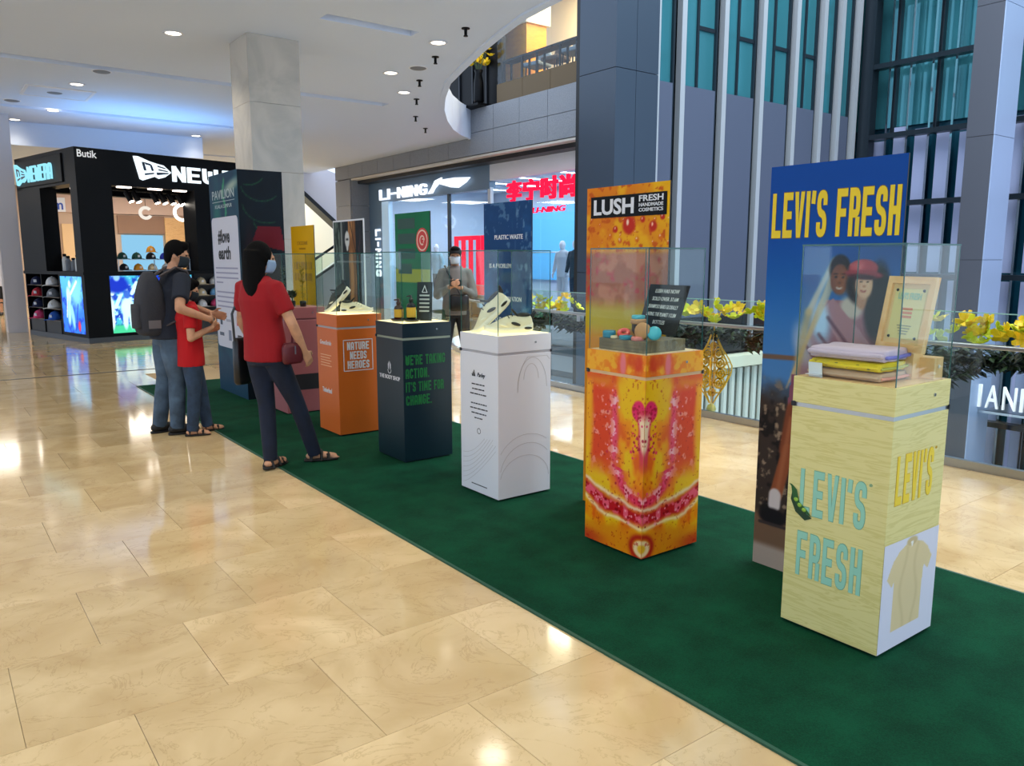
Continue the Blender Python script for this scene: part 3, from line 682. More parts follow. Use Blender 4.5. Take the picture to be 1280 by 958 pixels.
# escalator seen between the column and the granite pier
t = thing('escalator', 'white-sided escalator rising behind the yellow board', 'escalator', (9.6, 27.0, 0))
mb = MB(); mb.prism([(0, 5.2), (2.9, 2.75), (2.9, 4.55), (0, 4.55+.9)], (0, 0, 0), YN, UPV, (0, .5, 0)); mb.build('soffit_panel', mat('soffit_white', (206, 204, 214), .6), t)
mb = MB(); mb.prism([(-.1, 5.12), (2.9, 2.58), (2.9, 2.75), (-.1, 5.3)], (0, -.05, 0), YN, UPV, (0, .6, 0)); mb.build('soffit_edge', M_DARK, t)
for dz in (0, .62): MB().tube([(1.2, -1.2, 1.5-dz), (2.9, -1.2, 2.55-dz)], .045, 8).build('handrail', M_BLACK, t)
mb = MB(); mb.prism([(.9, .0), (2.9, .0), (2.9, 1.85), (.9, .62)], (0, -1.1, 0), YN, UPV, (0, .6, 0)); mb.build('balustrade_side', mat('pale_escalator', (190, 196, 204), .4), t)
struct(MB().box(9.3, 16, 30.0, 30.2, 0, 4.55).build('wall_stair_hall', mat('cream_hall', (226, 220, 196), .6)))
d = bpy.data.lights.new('stair_hall_lamp', 'AREA'); d.size = 1.2; d.energy = 90; d.color = (1, .95, .85); l = bpy.data.objects.new('stair_hall_lamp', d); COL.objects.link(l); l.location = (11.2, 28.8, 4.3)

# ================================================================== cap kiosk
KA = R(13); KO = Vector((2.46, 16.45, 0))
def kw(x, y, z): return (KO.x + x*math.cos(KA) - y*math.sin(KA), KO.y + x*math.sin(KA) + y*math.cos(KA), z)
k = thing('cap_kiosk', 'black cap shop kiosk with lit sign and video screens', 'kiosk', KO, KA)
KW, KD = 4.3, 2.95
mb = MB(); mb.box(0, KW, 0, .3, 2.93, 3.57); mb.box(0, .3, .3, KD, 2.93, 3.57); mb.box(0, KW, KD-.3, KD, 2.93, 3.57); mb.box(KW-.3, KW, .3, KD-.3, 2.93, 3.57); mb.build('fascia', M_BLACK, k)
MB().box(.3, KW-.3, .3, KD-.3, 3.3, 3.4).build('roof', M_BLACK, k)
MB().box(.5, KW-.5, .5, KD-.5, 3.4, 3.43).build('roof_light', mat_emit('kiosk_uplight', (150, 200, 255), 2.5), k)
MB().box(0, .62, 0, .16, 1.33, 2.93).build('corner_post', M_BLACK, k); MB().box(0, .12, .16, .3, 1.33, 2.93).build('corner_post', M_BLACK, k)
MB().box(2.25, 2.85, 0, .5, 1.33, 2.93).build('post', M_BLACK, k); MB().box(0, .3, 1.75, KD, 1.33, 2.93).build('post', M_BLACK, k); MB().box(3.9, KW, 0, .5, 1.33, 2.93).build('post', M_BLACK, k)
MB().box(-.02, KW+.02, -.02, .55, 1.27, 1.33).build('counter_top', M_BLACK, k); MB().box(-.02, .55, .55, KD, 1.27, 1.33).build('counter_top', M_BLACK, k)
MB().box(.55, KW, .45, .55, .1, 1.27).build('counter_back', M_BLACK, k); MB().box(.45, .55, .55, KD, .1, 1.27).build('counter_back', M_BLACK, k)
mb = MB(); mb.box(0, KW, 0, .55, 0, .1); mb.box(0, .55, .55, KD, 0, .1); mb.build('kick_base', mat('kick_grey', (70, 74, 80), .4), k)
MB().box(0, .45, 0, .06, .1, 1.27).build('screen_housing', M_BLACK, k)
MB().box(.06, 2.15, .03, .4, .1, 1.27).build('screen_housing', M_BLACK, k); MB().box(.03, .4, .1, 1.28, .1, 1.27).build('screen_housing', M_BLACK, k)
# baseball crowd screen
def crowd(u, v):
    n = fbm(u*9, v*9, 3); s_ = Ink(u, v, (70, 190, 220)); s_.mix(sst(.42, .62, n), (30, 70, 190)); s_.mix(sst(.55, .7, fbm(u*22, v*22, 9)), (190, 236, 250))
    s_.mix(1 - sst(.12, .2, v), (70, 205, 150))
    rs = np.random.RandomState(4)
    for (cu, h, c) in ((.25, .62, (228, 250, 255)), (.62, .55, (210, 246, 255)), (.98, .6, (226, 248, 255)), (1.4, .6, (205, 240, 255)), (1.75, .55, (225, 250, 255))):
        s_.ell(cu, .18 + h*.55, .13, h*.36, c, .25); s_.ell(cu-.05, .25, .05, .18, c, .3); s_.ell(cu+.07, .25, .05, .18, c, .3); s_.ell(cu, .18+h*1.0, .06, .075, (60, 110, 210), .2)
        s_.seg((cu-.1, .75), (cu-.22, .5), .035, c); s_.seg((cu+.1, .75), (cu+.2, .95), .035, c)
    s_.ell(.45, .92, .22, .16, (20, 50, 190), .3); s_.ell(.45, 1.06, .06, .07, (150, 200, 240), .3); s_.ell(1.2, .95, .2, .15, (24, 60, 200), .3)
    return s_.c
print_panel('screen', mat_print('lit_screen', .25, .75), k, (.14, .028, .16), YN, UPV, 1.95, 1.09, crowd, .013)
def batter(u, v):
    n = fbm(u*8, v*8, 5); s_ = Ink(u, v, (40, 120, 225)); s_.mix(sst(.3, .9, v/1.1), (90, 190, 245)); s_.mix(sst(.5, .65, n), (25, 70, 200)); s_.ell(.7, .8, .25, .3, (130, 215, 250), .6)
    s_.ell(.35, .72, .1, .16, (200, 236, 250), .3, 10); s_.ell(.33, .4, .08, .26, (170, 226, 248), .3, -8); s_.ell(.48, .32, .07, .24, (150, 214, 245), .3, 10); s_.ell(.42, .93, .06, .07, (220, 240, 250), .3)
    s_.seg((.45, .75), (.75, .98), .03, (230, 245, 255)); s_.seg((.2, .3), (.3, .75), .02, (225, 245, 255)); s_.seg((.62, .15), (.75, .55), .02, (30, 60, 190)); s_.ell(.75, .14, .06, .1, (220, 50, 80), .3); return s_.c
print_panel('screen', mat_print('lit_screen', .25, .75), k, (.028, 1.2, .16), XN, UPV, 1.0, 1.08, batter, .016)
# shelves: two bays on the left side, one on the front
M_SHB = mat('shelf_board', (96, 84, 74), .5)
for y0, y1 in ((1.32, 2.08), (2.12, 2.9)):
    MB().box(.36, .42, y0, y1, .1, 1.27).build('bay_back', mat('bay_back', (52, 50, 50), .5), k); MB().box(.2, .42, y0-.03, y0, .1, 1.27).build('bay_side', M_BLACK, k); MB().box(.0, .42, y1+.0, y1+.03, .1, 1.27).build('bay_side', M_BLACK, k)
    for z in (.36, .59, .82, 1.05): MB().box(.02, .36, y0, y1, z-.015, z).build('shelf', M_SHB, k)
    MB().box(.02, .36, y0, y1, .1, .345).build('drawer', mat('bay_drawer', (40, 40, 42), .5), k)
MB().box(2.2, 3.9, .36, .42, .1, 1.9).build('bay_back', mat('bay_back', (52, 50, 50), .5), k)
for z in (.36, .59, .82, 1.05): MB().box(2.2, 3.9, .02, .36, z-.015, z).build('shelf', M_SHB, k)
MB().box(2.2, 3.9, .02, .36, .1, .345).build('drawer', mat('bay_drawer', (40, 40, 42), .5), k)
for x, y in ((.45, 1.1), (.3, .45), (.9, .12), (1.5, .12), (2.0, .12)):
    MB().box(x-.12, x+.12, y-.06, y+.06, 2.905, 2.93).build('strip_lamp', mat_emit('kiosk_strip', (255, 236, 220), 4), k)
MB().limb([(.1, .5, 2.9), (4.1, .5, 2.9)], [.03, .03], n=6, flat=True).build('track_rail', M_BLACK, k)
for i, x in enumerate((1.1, 1.25, 1.62, 1.78, 1.95, 2.15)):
    t2 = MB().limb([(x, .5, 2.86), (x+.06, .42, 2.68)], [.05, .055], n=10, flat=True).build('track_spotlight', M_BLACK, k)
    MB().limb([(x+.06, .42, 2.68), (x+.062, .417, 2.672)], [.05, .05], n=10, flat=True).build('lens', mat_emit('spot_lens', (255, 244, 228), 18), t2)
# signs
def era_logo(parent, o, u, W, H, m, bm_):
    o, u = Vector(o), Vector(u); n = u.cross(UPV)
    mb = MB(); mb.prism([(0,1), (.12,1), (.42,.83), (.60,.76), (.80,.70), (1,.42), (.82,.20), (.66,.12), (.55,.2), (.22,.0), (.14,.05)], o, u*W, UPV*H, n*.04); mb.build('flag', m, parent)
    mb = MB()
    for P in ([(.20,.78),(.27,.78),(.32,.42),(.25,.42)], [(.27,.78),(.44,.72),(.46,.64),(.30,.68)], [(.41,.7),(.47,.68),(.52,.44),(.46,.42)], [(.26,.30),(.52,.36),(.52,.30),(.27,.22)],
              [(.62,.68),(.84,.60),(.84,.55),(.62,.62)], [(.64,.53),(.90,.48),(.90,.43),(.64,.47)], [(.58,.38),(.92,.40),(.92,.35),(.60,.26)]):
        mb.prism(P, o + n*.04, u*W, UPV*H, n*.004)
    mb.build('flag_mark', bm_, parent)
SGB = mat('sign_dark_blue', (16, 40, 70), .4); KL = mat_emit('kiosk_letter_glow', (232, 246, 255), 1.3)
t = thing('shop_sign', 'large white glowing flag and letter sign on the kiosk front', 'sign', kw(1.0, -.005, 3.0), KA)
era_logo(t, (.05, 0, .06), YN, .72, .44, KL, SGB); block_text('letter', 'NEW', KL, t, (.80, 0, .08), YN, UPV, .98, .30, gw=.60, gt=.17, gap=.09, depth=.04); block_text('letter', 'ERA', KL, t, (1.88, 0, .08), YN, UPV, .92, .30, gw=.60, gt=.17, gap=.09, depth=.04)
LX = Vector((0,-1,0))
t = thing('shop_sign', 'small white glowing flag and letter sign on the kiosk left side', 'sign', kw(-.03, 2.85, 3.0), KA)
MB().box(0, .03, -2.3, .02, -.02, .50).build('sign_board', M_BLACK, t, bevel=.01)
era_logo(t, (-.002, -.05, .02), LX, .62, .42, mat_emit('kiosk_letter_cyan', (150, 225, 245), 1.0), SGB); block_text('letter', 'NEWERA', mat_emit('kiosk_letter_cyan', (150, 225, 245), 1.0), t, (-.002, -.70, .06), LX, UPV, 1.2, .3, gw=.60, gt=.12, gap=.14, depth=.03)
t = thing('shop_sign', 'small grey word at the corner of the kiosk fascia', 'sign', kw(.02, -.002, 3.46), KA)
text('lettering', 'Butik', mat('sign_grey', (190, 194, 200), .5, emit=(190, 194, 200), es=.3), t, (.03, 0, 0), YN, UPV, .34, .13, bold=.01, depth=.005, align='l')
# caps
def cap_proto(key, c, brim=None):
    crown = MB(); rings = []
    for i in range(8):
        a = R(90)*i/7; rr = math.cos(a); rings.append([(.088*max(rr, .03)*math.cos(2*math.pi*j/16), .098*max(rr, .03)*math.sin(2*math.pi*j/16), .125*math.sin(a)**.9 if a > 0 else 0) for j in range(16)])
    crown.loft(rings); crown = crown.mesh('crown'); crown.materials.append(c)
    for p in crown.polygons: p.use_smooth = True
    bm_ = MB(); rr = []
    for i in range(5):
        t_ = i/4; rr.append([])
        for j in range(9):
            a = R(-62 + 124*j/8); r_ = .08 + .085*t_*math.cos(R(-62 + 124*j/8))**.6
            rr[-1].append((r_*math.sin(a), r_*math.cos(a)*1.0 + .01, .012 - .03*(math.sin(a)**2)*t_))
    vs_ = [p for row in rr for p in row]; vs_ += [(x, y, z-.006) for x, y, z in vs_]; n = 45; fs_ = []
    for i in range(4):
        for j in range(8):
            q = (i*9+j, i*9+j+1, (i+1)*9+j+1, (i+1)*9+j); fs_ += [q, tuple(n+a for a in reversed(q))]
    for j in range(8): fs_ += [(36+j, 36+j+1, n+36+j+1, n+36+j), (j+1, j, n+j, n+j+1)]
    bm_.add(vs_, fs_); brm = bm_.mesh('brim'); brm.materials.append(brim or c)
    but = MB().ell((0, 0, .126), (.01, .01, .006), n=8, m=4).mesh('button'); but.materials.append(c)
    mk = MB().obox((0, .094, .055), (.02, 0, 0), (0, .004, -.001), (0, .003, .02)).mesh('badge'); mk.materials.append(M_WHITE)
    return (crown, brm, but, mk)
CC = {'red': (190, 40, 56), 'navy': (22, 34, 74), 'white': (226, 224, 220), 'pink': (222, 70, 120), 'blue': (40, 96, 190), 'grey': (120, 124, 130), 'dark green': (18, 72, 62), 'black': (20, 20, 24), 'cream': (222, 200, 160), 'orange': (236, 160, 40), 'pale blue': (130, 190, 235), 'royal blue': (30, 50, 170)}
CAPS = {n: cap_proto(n, mat('cap_' + n.replace(' ', '_'), c, .8)) for n, c in CC.items()}
def cap(color, label, p, rz, s_=1.0):
    t = thing('baseball_cap', label, 'cap', p, rz, 'caps on the kiosk'); t.scale = (s_,)*3
    for n, m_ in zip(('crown', 'brim', 'button', 'badge'), CAPS[color]): put(n, m_, None, t)
RN = ('bottom', 'third', 'second', 'top')
for c_, (y0, cols) in enumerate(((1.70, ('blue', 'white', 'grey', 'white')), (2.5, ('pink', 'navy', 'red', 'navy')))):
    for r_, z in enumerate((.36, .59, .82, 1.05)):
        cap(cols[r_], '%s cap on the %s shelf of the kiosk side, %s bay' % (cols[r_], RN[r_], 'bay next to the player screen'.replace('bay next', 'bay') if c_ == 0 else 'outer'), kw(.12, y0 + .16, z), KA + R(120 + 8*r_), 1.35)
FC = (('cream', 'grey', 'white', 'navy'), ('white', 'pink', 'cream', 'grey'), ('cream', 'pale blue', 'white', 'red'), ('cream', 'white', 'orange', 'blue'))
for r_, z in enumerate((.36, .59, .82, 1.05)):
    for c_ in range(4):
        cap(FC[r_][c_], '%s cap on the %s shelf of the kiosk front, %s from the big screen' % (FC[r_][c_], RN[r_], ('first', 'second', 'third', 'fourth')[c_]), kw(2.38 + c_*.3, .2, z), KA + R(172 + 10*(c_ % 3)), 1.15)
cap('pale blue', 'pale blue cap on the kiosk counter beside the dark post', kw(2.55, .2, 1.33), KA + R(180), 1.1) if False else None
rk = thing('cap_stand', 'low metal cap stand on the kiosk counter', 'rack', kw(.7, .25, 1.33), KA)
for z in (.01, .22): MB().box(0, 1.45, -.1, .18, z, z+.012).build('tier', M_STEEL, rk)
for x in (0, .7, 1.43): MB().box(x, x+.015, -.1, -.085, 0, .24).build('upright', M_STEEL, rk)
for i, c_ in enumerate(('dark green', 'dark green', 'black', 'royal blue', 'navy')):
    cap(c_, '%s cap on the upper tier of the counter stand, %s from the corner post' % (c_, ('first', 'second', 'third', 'fourth', 'fifth')[i]), kw(.85 + i*.28, .3, 1.565), KA + R(180), 1.05)
for i, c_ in enumerate(('black', 'orange', 'cream', 'white', 'orange')):
    cap(c_, '%s cap on the lower tier of the counter stand, %s from the corner post' % (c_, ('first', 'second', 'third', 'fourth', 'fifth')[i]), kw(.85 + i*.28, .26, 1.353), KA + R(184), 1.0)
cap('orange', 'orange and cream cap stacked above the upper tier caps', kw(1.42, .3, 1.70), KA + R(160), 1.0)
# bottles and flowers on the left counter
for i, (y, h, c_, nm) in enumerate(((2.62, .3, 'black', 'tall black'), (2.45, .26, 'navy', 'navy'), (2.2, .34, 'black', 'broad black'), (1.62, .34, 'white', 'tall white'), (1.45, .30, 'grey', 'silver'), (1.0, .32, 'white', 'white'), (1.2, .26, 'grey', 'short silver'))):
    t = thing('sports_bottle', '%s bottle on the left kiosk counter, %s from the far end' % (nm, ('first', 'second', 'third', 'fourth', 'fifth', 'seventh', 'sixth')[i]), 'bottle', kw(.3, y, 1.33), 0, 'bottles on the kiosk counter')
    MB().lathe([(.045, 0), (.05, .02), (.05, h*.68), (.03, h*.8), (.03, h*.84)], n=14).build('body', mat('cap_' + c_), t, True); MB().lathe([(.032, h*.84), (.034, h*.86), (.034, h*.98), (.02, h)], n=12).build('lid', M_BLACK, t, True)
t = thing('flower_pot', 'small white pot with yellow flowers on the kiosk counter', 'flowers', kw(.3, .72, 1.33))
MB().lathe([(.05, 0), (.07, .12), (.075, .18)], n=14).build('pot', M_WHITE, t, True)
FS = flower_mesh(.07, 5).mesh('blossom'); FS.materials.append(M_YEL)
for i in range(7): o = put('blossom', FS, None, t); o.location = (.06*math.cos(i*2.4), .06*math.sin(i*2.4), .22 + .03*(i % 3)); o.rotation_euler = (i*.5, .3*i, i)

# ================================================================== ceiling fittings
def downlight(loc, label, warm, power, r=.10):
    t = thing('downlight', label, 'downlight', loc, 0, 'round ceiling downlights')
    MB().lathe([(r, 0), (r+.03, -.004), (r+.03, -.012), (r, -.012)], n=20, ring=True).build('trim_ring', M_WHITE, t, True)
    MB().lathe([(.001, -.006), (r, -.006), (r, -.002), (.001, -.002)], n=16).build('lens', mat_emit('downlight_glow', (255, 240, 218), 6.0), t)
    d = bpy.data.lights.new('downlight_beam', 'SPOT'); d.energy = power; d.color = (1.0, .90, .74) if warm else (.95, .95, 1.0); d.spot_size = R(125); d.spot_blend = .9; d.shadow_soft_size = .18
    l = bpy.data.objects.new('downlight_beam', d); COL.objects.link(l); l.location = (loc[0], loc[1], loc[2]-.03)
DL = [(3.04, 11.62, 'ringed downlight left of the marble column'), (2.51, 15.89, 'small downlight above the kiosk corner'), (2.52, 18.92, 'faint downlight beyond the kiosk sign'), (2.0, 20.6, 'downlight at the far left above the kiosk'),
      (5.77, 20.6, 'downlight above the kiosk front sign, left of column'), (6.12, 9.9, 'bright warm downlight beside the curved ceiling edge'), (6.45, 11.9, 'small warm downlight left of the curved edge'), (7.36, 13.1, 'oval looking downlight farthest along the curved edge')]
for x, y, lb in DL: downlight((x, y, CZ), lb, True, 30 if y > 18 else 130)
for x, y, w in ((0.3, 2.0, 'above the bare marble nearest the camera'), (0.6, 5.0, 'above the marble left of the woman'), (0.2, 8.2, 'above the marble left of the man'), (-2.6, 3.5, 'far left of the camera'), (-2.4, 8.0, 'far left of the standing family'), (5.0, 1.2, 'above the marble right of the nearest plinth'),
                (5.05, 4.2, 'above the marble right of the white plinth'), (5.1, 7.2, 'above the photographer by the balustrade'), (2.6, -.6, 'above the carpet behind the camera'), (-1.0, -1.5, 'behind the camera to the left'), (-3.0, 12.5, 'left of the dark floor line'), (3.3, 2.9, 'directly above the marbled plinth'), (3.4, 6.2, 'directly above the orange plinth')):
    downlight((x, y, CZ), 'overhead downlight out of the picture, ' + w, True, 140)
for i, (x, y) in enumerate(((6.05, 9.1), (6.5, 10.6), (7.1, 12.1), (7.85, 13.5), (8.75, 15.1), (9.7, 16.3))):
    t = thing('sprinkler', 'small black sprinkler head near the curved ceiling edge, %s from the camera' % ('first', 'second', 'third', 'fourth', 'fifth', 'sixth')[i], 'sprinkler', (x, y, CZ), 0, 'sprinklers along the curved edge')
    MB().lathe([(.055, 0), (.055, -.012), (.02, -.016), (.02, -.09), (.03, -.095), (.03, -.105)], n=12).build('head', M_BLACK, t)
for i, (x, y, lb) in enumerate(((2.68, 14.6, 'grey round ceiling vent right of the square hatch'), (2.3, 16.9, 'dark round vent on the square ceiling hatch'), (6.64, 11.35, 'grey round ceiling speaker by the curved edge'), (1.75, 18.2, 'grey round vent at the far left of the ceiling'))):
    t = thing('ceiling_speaker', lb, 'speaker', (x, y, CZ)); MB().lathe([(.13, 0), (.13, -.012), (.11, -.02), (.02, -.02)], n=18).build('grille', mat('grille_grey', (120, 122, 128), .6), t); MB().lathe([(.15, 0), (.15, -.008), (.13, -.01)], n=18, ring=True).build('rim', M_WHITE, t)
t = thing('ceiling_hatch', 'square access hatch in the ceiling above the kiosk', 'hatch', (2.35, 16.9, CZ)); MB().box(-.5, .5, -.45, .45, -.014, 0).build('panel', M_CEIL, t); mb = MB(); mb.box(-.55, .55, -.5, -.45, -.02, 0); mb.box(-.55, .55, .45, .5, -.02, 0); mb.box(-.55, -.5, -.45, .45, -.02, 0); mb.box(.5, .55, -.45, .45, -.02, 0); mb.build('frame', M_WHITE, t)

# ================================================================== carpet
def carpet_mat():
    m = bpy.data.materials.new('green_carpet'); m.use_nodes = True; nt = m.node_tree; b = nt.nodes['Principled BSDF']; L = nt.links.new; N = nt.nodes.new
    g = N('ShaderNodeNewGeometry'); n = N('ShaderNodeTexNoise'); n.inputs['Scale'].default_value = 190; n.inputs['Detail'].default_value = 4; L(g.outputs['Position'], n.inputs['Vector'])
    n3 = N('ShaderNodeTexNoise'); n3.inputs['Scale'].default_value = 5; n3.inputs['Detail'].default_value = 5; L(g.outputs['Position'], n3.inputs['Vector'])
    ad = N('ShaderNodeMath'); ad.operation = 'MULTIPLY_ADD'; ad.inputs[1].default_value = .5; L(n3.outputs['Fac'], ad.inputs[0]); hf = N('ShaderNodeMath'); hf.operation = 'MULTIPLY'; hf.inputs[1].default_value = .5; L(n.outputs['Fac'], hf.inputs[0]); L(hf.outputs[0], ad.inputs[2])
    r = N('ShaderNodeValToRGB'); e = r.color_ramp.elements; e[0].position = .35; e[0].color = rgb((2, 48, 30)); e[1].position = .65; e[1].color = rgb((6, 74, 48)); L(ad.outputs[0], r.inputs['Fac'])
    bp = N('ShaderNodeBump'); bp.inputs['Strength'].default_value = .5; bp.inputs['Distance'].default_value = .004; L(n.outputs['Fac'], bp.inputs['Height']); L(bp.outputs['Normal'], b.inputs['Normal'])
    L(r.outputs['Color'], b.inputs['Base Color']); b.inputs['Roughness'].default_value = .95; b.inputs['Specular IOR Level'].default_value = .15
    return m
cp = thing('carpet', 'long dark green event carpet under the row of display plinths', 'carpet', (3.03, 3.0, 0))
MB().box(-.97, .97, -6.0, 7.5, 0, .008).build('pile', carpet_mat(), cp)
M_CE = mat('carpet_edge', (18, 78, 58), .5)
for x in (-.985, .97): MB().box(x, x+.015, -6.0, 7.5, 0, .009).build('edge_strip', M_CE, cp)
CT = .008   # carpet top

# ================================================================== display plinths with glass cases
H0, H1, HC = .945, .962, 1.07; S2 = .215; CXP = 3.075
def plinth(label, yc, m_body, m_cap, m_groove, m_top):
    p = thing('display_plinth', label, 'plinth', (CXP, yc, CT), 0, 'display plinths on the green carpet')
    MB().box(-S2+.02, S2-.02, -S2+.02, S2-.02, 0, .014).build('foot', M_DARK, p)
    MB().box(-S2, S2, -S2, S2, .012, H0).build('body', m_body, p, bevel=.0015, seg=1)
    MB().box(-S2+.004, S2-.004, -S2+.004, S2-.004, H0, H1).build('groove', m_groove, p)
    MB().box(-S2, S2, -S2, S2, H1, HC).build('cap', m_cap, p, bevel=.0015, seg=1)
    MB().box(-S2+.012, S2-.012, -S2+.012, S2-.012, HC, HC+.002).build('top_panel', m_top, p)
    mb = MB(); mb.limb([(.085, -S2+.001, 1.018), (.085, -S2-.004, 1.018)], [.007, .007], n=12, flat=True); lk = mb.build('lock', M_STEEL, p)
    MB().box(.0835, .0865, -S2-.0055, -S2-.004, 1.013, 1.023).build('keyhole', M_BLACK, lk)
    MB().box(-S2-.006, -S2+.006, S2-.014, S2+.002, H0+.001, H1+.004).build('hinge', M_DARK, p); MB().box(S2-.004, S2+.006, -S2-.004, -S2+.012, H0+.001, H1+.004).build('hinge', M_DARK, p)
    return p
def case(label, yc):
    c = thing('glass_case', label, 'glass case', (CXP, yc, CT+HC+.002), 0, 'glass cases on the plinths')
    a, t_, h = S2-.005, .006, .525
    MB().box(-a, -a+t_, -a, a, 0, h).build('pane', M_GLASS, c); MB().box(a-t_, a, -a, a, 0, h).build('pane', M_GLASS, c)
    MB().box(-a+t_, a-t_, -a, -a+t_, 0, h).build('pane', M_GLASS, c); MB().box(-a+t_, a-t_, a-t_, a, 0, h).build('pane', M_GLASS, c); MB().box(-a, a, -a, a, h, h+t_).build('pane', M_GLASS, c)
    for sx in (-1, 1):
        for sy in (-1, 1): MB().box(sx*(a-.0015)-.0018, sx*(a-.0015)+.0018, sy*(a-.0015)-.0018, sy*(a-.0015)+.0018, 0, h).build('edge', M_EDGE, c)
        MB().box(sx*a-.0025, sx*a+.0025, -a, a, h, h+t_).build('edge', M_EDGE, c); MB().box(-a, a, sx*a-.0025, sx*a+.0025, h, h+t_).build('edge', M_EDGE, c)
    return c
YP = {'levi': 1.665, 'lush': 2.925, 'adi': 4.185, 'body': 5.405, 'orange': 6.565, 'pink': 7.80}
XF, YF = -S2, -S2   # local plane of the -X and -Y faces
def board(label, y0, y1, z1, fn, cell=.008, m=None, frame=None):
    """upright display board behind a plinth, plane X = 3.32; print on the side facing the walkway"""
    b = thing('display_board', label, 'board', (3.33, y1, CT), 0, 'upright boards behind the plinths'); W = y1 - y0
    MB().box(0, .008, -W, 0, 0, z1).build('panel', M_WHITE if frame else (m or M_DARK), b)
    f = frame or 0.0
    print_panel('print', mat_print('printed_board'), b, (-.0005, -f, f), XN, UPV, W-2*f, z1-2*f, fn, cell)
    MB().box(.008, .14, -W+.05, -W+.11, 0, .012).build('foot', M_DARK, b); MB().box(.008, .14, -.11, -.05, 0, .012).build('foot', M_DARK, b)
    return b

# ---- 1: pale wood plinth, folded T-shirts
M_LW = woodgrain('pale_yellow_wood', (214, 202, 126), (226, 215, 144), .45, 'Z', 3.2, 13)
M_LTOP = mat('peach_wood_top', (232, 190, 130), .5)
p = plinth('pale yellow wood-print plinth nearest the camera with mint lettering', YP['levi'], M_LW, M_LW, M_STEEL, M_LTOP)
M_MINT = mat('mint_ink', (150, 208, 184), .5); M_MINTO = mat('mint_outline', (110, 168, 140), .5); M_LY = mat('lemon_ink', (240, 208, 40), .5); M_LYO = mat('amber_outline', (206, 168, 40), .5)
block_text('letter', "LEVI'S", M_MINT, p, (XF, .155, .50), XN, UPV, .285, .19, gw=.44, gt=.15, gap=.13, outline=.035, omat=M_MINTO)
block_text('letter', "FRESH", M_MINT, p, (XF, .155, .23), XN, UPV, .285, .19, gw=.44, gt=.15, gap=.13, outline=.035, omat=M_MINTO)
block_text('letter', "LEVI'S", M_LY, p, (-.165, YF, .61), YN, UPV, .285, .195, gw=.44, gt=.16, gap=.12, outline=.03, omat=M_LYO)
text('trademark', '®', M_MINTO, p, (XF, -.145, .685), XN, UPV, .012, .012); text('trademark', '®', M_LYO, p, (.135, YF, .80), YN, UPV, .012, .012)
pod = MB(); pod.prism([(0, .12), (.01, .11), (.02, .06), (.055, .02), (.11, .0), (.085, .025), (.05, .05), (.035, .10), (.012, .118)], (XF-.003, .205, .495), XN, UPV, (-.002, 0, 0)); pod.build('pea_pod', mat('pod_green', (34, 92, 40), .5), p)
pod = MB(); pod.prism([(.012, .1), (.022, .05), (.06, .012), (.105, -.012), (.075, -.028), (.03, .0), (.005, .05)], (XF-.002, .200, .50), XN, UPV, (-.002, 0, 0)); pod.build('pea_pod', mat('pod_dark', (20, 58, 30), .5), p)
for i, (a, b) in enumerate(((.036, .058), (.054, .038), (.075, .022))): MB().ell((XF-.006, .205-a, .495+b), (.002, .011, .009), n=10, m=5).build('pea', mat('pea_green', (150, 190, 60), .4), p, True)
def shirt(u, v):
    s_ = Ink(u, v, (222, 222, 234)); c = (226, 206, 158)
    s_.poly([(.09, .07), (.315, .07), (.318, .28), (.325, .30), (.36, .275), (.385, .325), (.345, .375), (.30, .405), (.255, .418), (.215, .405), (.17, .418), (.12, .40), (.075, .365), (.035, .30), (.075, .26), (.092, .285)], c)
    s_.ell(.213, .424, .042, .018, (206, 184, 136), .2); s_.poly([(.20, .424), (.226, .424), (.214, .395)], (240, 236, 226))
    f = np.exp(-((u-.16-.02*np.sin(v*20))/.012)**2)*.35 + np.exp(-((u-.26+.015*np.sin(v*24))/.012)**2)*.35; ins = (np.abs(s_.c - np.array(c)).sum(-1) < 3); s_.mix(f*ins, (200, 178, 128)); return s_.c
print_panel('white_decal', mat_print('printed_decal'), p, (-S2, YF-.001, .014), YN, UPV, .43, .445, shirt, .004)
